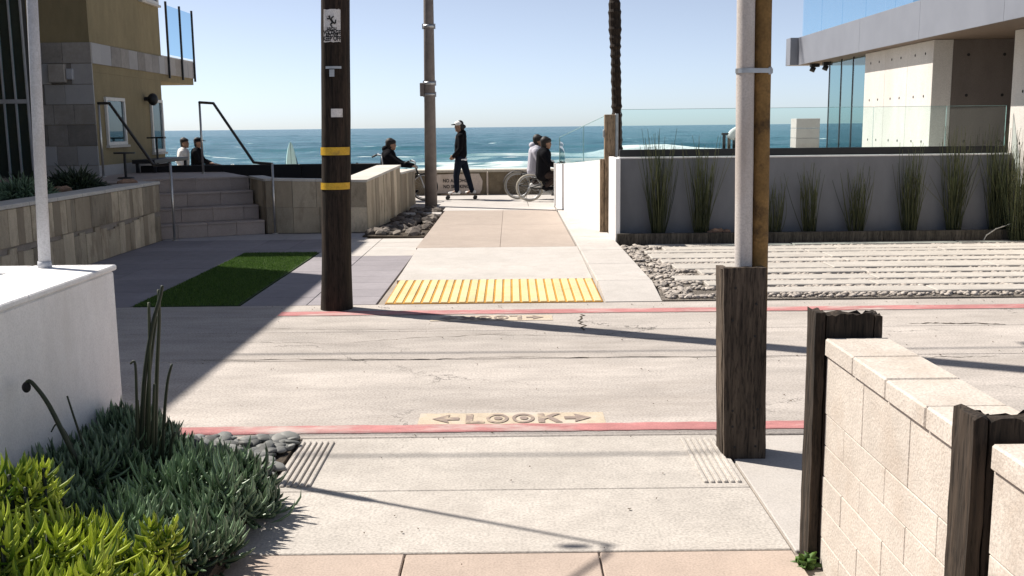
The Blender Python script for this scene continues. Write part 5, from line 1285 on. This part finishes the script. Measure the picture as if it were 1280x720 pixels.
blob('jeans', [(Vector((0, -.06, .90)), Vector((0, .06, .90)), .115, .115), (hipL, knL, .10, .073), (knL, anL + Vector((0, 0, -.01)), .072, .056), (hipR, knR, .10, .073), (knR, anR + Vector((0, 0, -.01)), .072, .056)], [], M['denim'], sk)
shoe(sk, (.055, .08, fz), (.27, .07, fz), M['whitecloth']); shoe(sk, (-.29, -.045, fz), (-.11, -.13, fz), M['whitecloth'])
blob('hair', [(hd + Vector((-.03, 0, .055)), hd + Vector((-.075, 0, -.05)), .085, .055)], [(hd + Vector((-.115, 0, -.005)), (.05, .05, .045))], M['hair'], sk, .009)
cp = blob('cap', [], [(hd + Vector((-.005, 0, .062)), (.104, .094, .066)), (hd + Vector((.0, 0, .04)), (.102, .092, .03))], M['whitecloth'], sk, .009, 2)
blob('visor', [(hd + Vector((.07, -.045, .045)), hd + Vector((.155, -.02, .035)), .018, .010), (hd + Vector((.07, .045, .045)), hd + Vector((.155, .02, .035)), .018, .010), (hd + Vector((.08, 0, .047)), hd + Vector((.17, 0, .036)), .018, .009)], [], M['blackcloth'], cp, .008, 2)

# --- bicycles (local x is forward)
def bicycle(org, rz, label, R=.31, tyre='creamtyre', fender=True, hand_h=1.0, base=.98, sad=.40):
    o = empty('bicycle', org, rz, label, 'bicycle')
    rw, fw_ = Vector((0, 0, R)), Vector((base, 0, R))
    for c, nm in ((rw, 'rear_wheel'), (fw_, 'front_wheel')):
        w = MB().torus(c, R - .05, .010).build(nm, M['galv'], o, True)
        MB().torus(c, R - .018, .018, seg=48).build('tyre', M[tyre], w, True)
        b = MB()
        for k in range(20):
            a = 2 * math.pi * k / 20; b.tube([c + Vector((.02 * math.cos(a + .4), .025 * (1 if k % 2 else -1), .02 * math.sin(a + .4))), c + Vector(((R - .055) * math.cos(a), 0, (R - .055) * math.sin(a)))], .0016, 4)
        b.build('spokes', M['galv'], w); MB().tube([c + Vector((0, -.05, 0)), c + Vector((0, .05, 0))], .022, 12).build('hub', M['galv'], w, True)
        if fender:
            b = MB(); P = [c + Vector(((R + .022) * math.cos(rad(a)), 0, (R + .022) * math.sin(rad(a)))) for a in range(35, 196, 10)]; vs = []
            for p in P: vs += [p + Vector((0, -.03, -.006)), p + Vector((0, 0, .012)), p + Vector((0, .03, -.006))]
            b.add(vs, [(3 * i + j, 3 * i + j + 1, 3 * i + j + 4, 3 * i + j + 3) for i in range(len(P) - 1) for j in range(2)]); b.build('mudguard', M['black'], w, True, fix=False)
    bb = Vector((.40, 0, R - .03)); st = Vector((.24, 0, R + sad)); ht = Vector((base - .17, 0, R + .40)); hb = Vector((base - .12, 0, R + .26))
    b = MB()
    for p, q, r in ((bb, st, .016), (hb, bb, .018), (hb + Vector((-.01, 0, .04)), st.lerp(bb, .18), .016), (hb, ht, .02)): b.tube([p, q], r, 10)
    for s_ in (-.05, .05): b.tube([rw + Vector((0, s_, 0)), bb + Vector((-.03, s_ * .5, 0))], .010, 8); b.tube([rw + Vector((0, s_, 0)), st + Vector((0, s_ * .3, -.06))], .009, 8)
    b.build('frame', M['black'], o, True)
    b = MB()
    for s_ in (-.05, .05): b.tube([fw_ + Vector((0, s_, 0)), fw_ + Vector((-.09, s_, .26)), hb + Vector((0, s_ * .7, .0))], .011, 8)
    b.build('fork', M['galv'], o, True)
    sd_ = MB().ell(st + Vector((-.04, 0, .09)), (.14, .09, .035)).ell(st + Vector((.07, 0, .09)), (.10, .035, .025)).build('saddle', M['black'], o, True); MB().tube([st, st + Vector((0, 0, .08))], .013, 8).build('seat_post', M['galv'], sd_, True)
    h = Vector((ht.x - .02, 0, hand_h)); hbr = MB().tube([ht, h], .014, 8).tube([h + Vector((-.20, -.30, -.02)), h + Vector((-.08, -.27, .03)), h + Vector((0, -.08, 0)), h + Vector((0, .08, 0)), h + Vector((-.08, .27, .03)), h + Vector((-.20, .30, -.02))], .012, 8).build('handlebar', M['galv'], o, True)
    for s_ in (-1, 1): MB().tube([h + Vector((-.20, .30 * s_, -.02)), h + Vector((-.10, .276 * s_, .025))], .018, 8).build('grip', M['black'], hbr, True)
    ck = MB().tube([bb + Vector((0, -.06, 0)), bb + Vector((0, .06, 0))], .02, 10).torus(bb + Vector((0, -.05, 0)), .085, .006, seg=30, sg=5).tube([bb + Vector((0, -.065, 0)), bb + Vector((.10, -.065, -.12))], .010, 6).tube([bb + Vector((0, .065, 0)), bb + Vector((-.10, .065, .12))], .010, 6).build('crank', M['galv'], o, True)
    for p, s_ in ((Vector((.10, -.11, -.12)), 1), (Vector((-.10, .11, .12)), 1)): MB().box(bb.x + p.x - .045, bb.x + p.x + .045, p.y - .045, p.y + .045, bb.z + p.z - .012, bb.z + p.z + .012, .004).build('pedal', M['black'], ck)
    return o
def rider(org, rz, label, seat, lean, top, pants, hairc='hair', hand=(.62, .26, .95), hood=False, face=(1, 0, -.1), foot=((.50, .11, .16), (.30, -.11, .40)), hatc=None, sit=.30, headfwd=.06, bulk=1.18):
    """someone on a low cruiser: hips on the saddle, hands on the bar (local x forward)"""
    o = empty('person', org, rz, label, 'person')
    P = Vector(seat) + Vector((0, 0, .08)); ch = P + Vector((math.sin(lean) * .40, 0, math.cos(lean) * .40)); nk = P + Vector((math.sin(lean) * .52, 0, math.cos(lean) * .52)); h = nk + Vector((headfwd, 0, .115))
    caps = [(P, ch, .115, .12), (ch - Vector((0, .15, 0)), ch + Vector((0, .15, 0)), .06, .06), (nk - Vector((0, 0, .06)), h - Vector((.01, 0, .03)), .052, .05)]
    slv = []; hands = []; legs = []; feet = []
    for s_, ft in ((1, foot[0]), (-1, foot[1])):
        sh = ch + Vector((0, .175 * s_, .0)); hn = Vector((hand[0], hand[1] * s_, hand[2])); mid = sh.lerp(hn, .5) + Vector((-.03, .05 * s_, -.06)); d = (hn - mid).normalized(); wr = hn - d * .05
        caps += [(sh, mid, .045, .038), (mid, wr, .036, .026)]; slv += [(sh, mid, .066, .056), (mid, wr - d * .01, .054, .042)]
        hands += hand_caps(wr, d, (0, 0, -1), .75, .07)
        ft = Vector(ft); hp = P + Vector((.02, .085 * s_, -.02)); an = ft + Vector((0, 0, .08)); kn = hp.lerp(an, .5); dd = (an - hp).length; kn = kn + Vector((.8, 0, .35)).normalized() * math.sqrt(max(.01, .40 ** 2 - (dd / 2) ** 2)) * .85 + Vector((0, .02 * s_, 0))
        caps += [(hp, kn, .072, .052), (kn, an, .05, .034)]; legs += [(hp, kn, .092, .070), (kn, an + Vector((0, 0, .02)), .068, .054)]; feet.append((ft - Vector((.06, 0, 0)), ft + Vector((.15, 0, 0))))
    fv = Vector(face).normalized()
    bd = blob('body', caps + hands, head_ells(h, fv), M['skin'], o, .009); face_parts(bd, h, fv)
    blob('jacket', [(a_, b_, c_ * bulk, d_ * bulk) for a_, b_, c_, d_ in [(P + Vector((0, .03, .0)), ch + Vector((0, .04, 0)), .135, .135), (P - Vector((0, .03, 0)), ch - Vector((0, .04, 0)), .135, .135), (ch - Vector((0, .15, -.01)), ch + Vector((0, .15, .01)), .078, .078), (ch, nk - Vector((0, 0, .02)), .11, .066)] + slv], ([(nk + Vector((-.085, 0, .03)), (.075, .10, .07))] if hood else []), M[top], o)
    blob('trousers', [(P - Vector((0, .06, .02)), P + Vector((0, .06, -.02)), .115, .115)] + legs, [], M[pants], o)
    for a, c in feet: shoe(o, a, c, M['whitecloth'] if top == 'greyhood' else M['blackcloth'])
    blob('hair', [(h + Vector((-.02, 0, .05)) - fv * .02, h + Vector((-.065, 0, -.07)), .102, .068)], [(h + Vector((-.015, 0, .06)), (.112, .102, .072))] + ([(h + Vector((-.10, 0, -.03)), (.05, .05, .06))] if hairc == 'bun' else []), M['hair'], o, .009)
    if hatc: blob('cap', [(h + fv * .08 + Vector((0, -.03, .05)), h + fv * .16 + Vector((0, 0, .04)), .016, .010), (h + fv * .08 + Vector((0, .03, .05)), h + fv * .16 + Vector((0, 0, .04)), .016, .010)], [(h + Vector((-.005, 0, .065)), (.105, .096, .062))], M[hatc], o, .009)
    return o
# pair on cruisers, right, pausing by the end of the white wall (front ends hidden by it)
b1 = V(662, 236, 21.7); b2 = V(647, 234, 22.45)
bicycle((b1.x, 21.7, ZW), 0, 'nearer cruiser bicycle with cream tyres, half hidden by the white wall', .29, 'creamtyre', False, .80, sad=.12)
bicycle((b2.x, 22.45, ZW), 0, 'farther cruiser bicycle with a dark mudguard, behind the first one', .30, 'creamtyre', True, .82, sad=.15)
rider((b1.x + .16, 21.7, ZW), 0, 'person in black jacket on the nearer cruiser bicycle', (.12, 0, .50), .06, 'blackcloth', 'brownpants', hand=(.42, .20, .74), foot=((.44, .12, .10), (.20, -.11, .24)))
rider((b2.x + .16, 22.38, ZW), 0, 'person in pale grey hooded top beside the rider in black', (.20, 0, .54), .10, 'greyhood', 'brownpants', hand=(.46, .20, .76), hood=True, foot=((.46, .12, .10), (.20, -.11, .26)), face=(1, -.3, -.25))
# rider behind the planter, left of the lamp post
Yr = 22.3; br = V(470, 240, Yr)
bicycle((br.x, Yr, ZW), 0, 'dark bicycle ridden behind the stone planter, front wheel at the lamp post', .30, 'rubber', False, .84, 1.05, .15)
hp_ = V(518, 207.5, Yr)
rider((br.x + .12, Yr, ZW), 0, 'person in dark hooded jacket riding behind the stone planter with arms outstretched', (.12, 0, .50), .14, 'blackcloth', 'blackcloth', 'bun', hand=(hp_.x - br.x - .12, .22, hp_.z - ZW), hood=True, foot=((.62, .12, .16), (.40, -.11, .38)))
# a second bicycle stands behind the planter, its handlebar against the sea
bb2 = V(474, 192, 21.9); o = bicycle((bb2.x - .75, 21.95, ZW), .1, 'dark parked bicycle behind the stone planter, only its bar and bag showing', .30, 'rubber', False, bb2.z - ZW - .05)
bg0 = V(437, 204, 21.9); org = Vector((bg0.x, 21.9, .60)); bag = empty('gear_bag', org, label='dark bundled bag on the parked bicycle behind the utility pole', cat='bag')
blob('bag_body', [((-.22, 0, .08), (.20, 0, .08), .10, .11), ((.10, 0, .16), (.16, 0, .30), .05, .035), ((-.15, .02, .15), (-.2, 0, .24), .06, .04)], [], M['blackcloth'], bag, .012); MB().tube([(-.15, -.02, .17), (0, -.02, .30), (.12, -.02, .19)], .012, 6).build('strap', M['black'], bag, True)
MB().tube([(0, 0, -.30), (0, 0, .0)], .02, 8).build('rack_strut', M['black'], bag, True)
# two people sitting on the sea wall, far left
def sitter(px, Y, label, top, pants, legs_dir, hat=None, rz=0):
    c = V(px, 205, Y); org = Vector((c.x, Y, .665)); o = empty('person', org, rz, label, 'person')
    P = Vector((0, 0, .10)); ch = Vector((.02, 0, .46)); nk = Vector((.03, 0, .57)); h = Vector((.07, 0, .685)); caps = [(P, ch, .115, .12), (ch - Vector((0, .15, 0)), ch + Vector((0, .15, 0)), .06, .06), (nk - Vector((0, 0, .06)), h - Vector((.01, 0, .03)), .052, .05)]
    slv = []; hands = []; lg = []; fts = []
    for s_ in (1, -1):
        sh = ch + Vector((0, .175 * s_, 0)); kn = Vector(legs_dir[0]) + Vector((0, .09 * s_, 0)); an = Vector(legs_dir[1]) + Vector((0, .09 * s_, 0)); hn = kn.lerp(P, .25) + Vector((0, .02 * s_, .09)); el = sh.lerp(hn, .5) + Vector((-.06, .06 * s_, -.06)); d = (hn - el).normalized()
        caps += [(sh, el, .045, .038), (el, hn, .036, .026), (P + Vector((0, .085 * s_, -.01)), kn, .07, .052), (kn, an, .05, .034)]; slv += [(sh, el, .064, .055), (el, hn - d * .02, .053, .042)]; hands += hand_caps(hn, d, (0, 0, -1), .5, .07)
        lg += [(P + Vector((0, .085 * s_, -.01)), kn, .09, .07), (kn, an, .068, .054)]; fts.append((an, an + Vector(legs_dir[2])))
    bd = blob('body', caps + hands, head_ells(h, (1, 0, 0)), M['skin'], o, .010); face_parts(bd, h, (1, 0, 0))
    blob('shirt', [(P + Vector((0, .03, 0)), ch + Vector((0, .04, 0)), .13, .13), (P - Vector((0, .03, 0)), ch - Vector((0, .04, 0)), .13, .13), (ch - Vector((0, .15, 0)), ch + Vector((0, .15, 0)), .075, .075), (ch, nk - Vector((0, 0, .03)), .10, .07)] + slv, [], M[top], o, .012)
    blob('trousers', [(P - Vector((0, .06, .0)), P + Vector((0, .06, .0)), .108, .108)] + lg, [], M[pants], o, .012)
    for a, c_ in fts: blob('shoe', [(a, c_, .045, .033)], [], M['whitecloth'], o, .012)
    blob('hair', [(h + Vector((-.03, 0, .05)), h + Vector((-.06, 0, -.05)), .088, .05)], [(h + Vector((-.01, 0, .06)), (.097, .09, .06))], M['hair'], o, .010)
    if hat: blob('cap', [(h + Vector((.07, -.03, .055)), h + Vector((.17, 0, .045)), .016, .010), (h + Vector((.07, .03, .055)), h + Vector((.17, 0, .045)), .016, .010)], [(h + Vector((-.005, 0, .068)), (.106, .097, .062))], M[hat], o, .010)
sitter(229, 24.33, 'person in white shirt sitting on the sea wall, far left', 'whitecloth', 'brownpants', ((.10, -.30, .08), (.12, -.34, -.30), (.08, -.14, -.03)))
sitter(246, 24.30, 'person in black top and cap sitting with legs stretched along the sea wall', 'blackcloth', 'brownpants', ((.42, 0, .14), (.80, 0, .05), (.04, 0, .10)), 'blackcloth')

# surfboards standing in the sand
def surfboard(px, py_top, Y, mat, w, L_, label, th=.05, tilt=0.):
    t = V(px, py_top, Y); org = Vector((t.x, Y, t.z - L_)); b = MB(); vs = []; fs = []; n = 24
    for i in range(n + 1):
        u = i / n; ww = w / 2 * (math.sin(math.pi * min(1, max(.001, u)) ** .75)) ** .62 if 0 < u < 1 else .004
        for k in range(10): a = 2 * math.pi * k / 10; vs.append((ww * math.cos(a), th / 2 * math.sin(a) * min(1, ww * 8), L_ * u))
    for i in range(n):
        for k in range(10): fs.append((i * 10 + k, i * 10 + (k + 1) % 10, (i + 1) * 10 + (k + 1) % 10, (i + 1) * 10 + k))
    o = empty('surfboard', org, 0, label, 'surfboard'); b.add(vs, fs).build('board', mat, o, True)
    MB().box(-.008, .008, -th / 2 - .002, th / 2 + .002, .1, L_ - .06, .002).build('stringer', M['boarddark'] if mat != M['boarddark'] else M['boardteal'], o)
    for dx in (-.07, .07): MB().prism([(dx - .004, -.03), (dx + .004, -.03), (dx + .004, -.12), (dx - .004, -.12)], .2, .32).build('fin', M['black'], o)
surfboard(363, 177, 46, M['boardteal'], .50, 2.0, 'pale teal surfboard standing upright on the beach beyond the terrace')
surfboard(363.5, 184, 46.25, M['boarddark'], .62, 1.75, 'dark surfboard standing just behind the pale teal one')

# grit and dry leaf bits lying on the alley and the apron
b = MB()
for i in range(230):
    x = random.uniform(-2.4, 4.5); y = random.choice((random.uniform(3.0, 5.3), random.uniform(5.7, 8.9), random.uniform(5.7, 8.9), random.gauss(9.35, .08), random.gauss(5.36, .04)))
    if 5.55 < y < 5.80 or x < -1.0 and y < 5.3 or x > 1.1 and y < 5.3: continue
    q = random.uniform(.002, .008); a = random.uniform(0, 6.28); z = .0055 + random.uniform(0, .003)
    P = [(x + math.cos(a + k * 1.571 + random.uniform(-.4, .4)) * q * random.uniform(.6, 1.6), y + math.sin(a + k * 1.571) * q, z + random.uniform(0, .004)) for k in range(4)]
    b.add(P + [(x, y, z - .003)], [(0, 1, 2, 3), (1, 0, 4), (2, 1, 4), (3, 2, 4), (0, 3, 4)])
tag(b.build('grit', surf('dry_leaf_bits', (.13, .10, .07), .4, 9, 30, 90, .9, 0)), 'scattered grit and dry leaf bits on the alley', 'debris', kind='stuff')
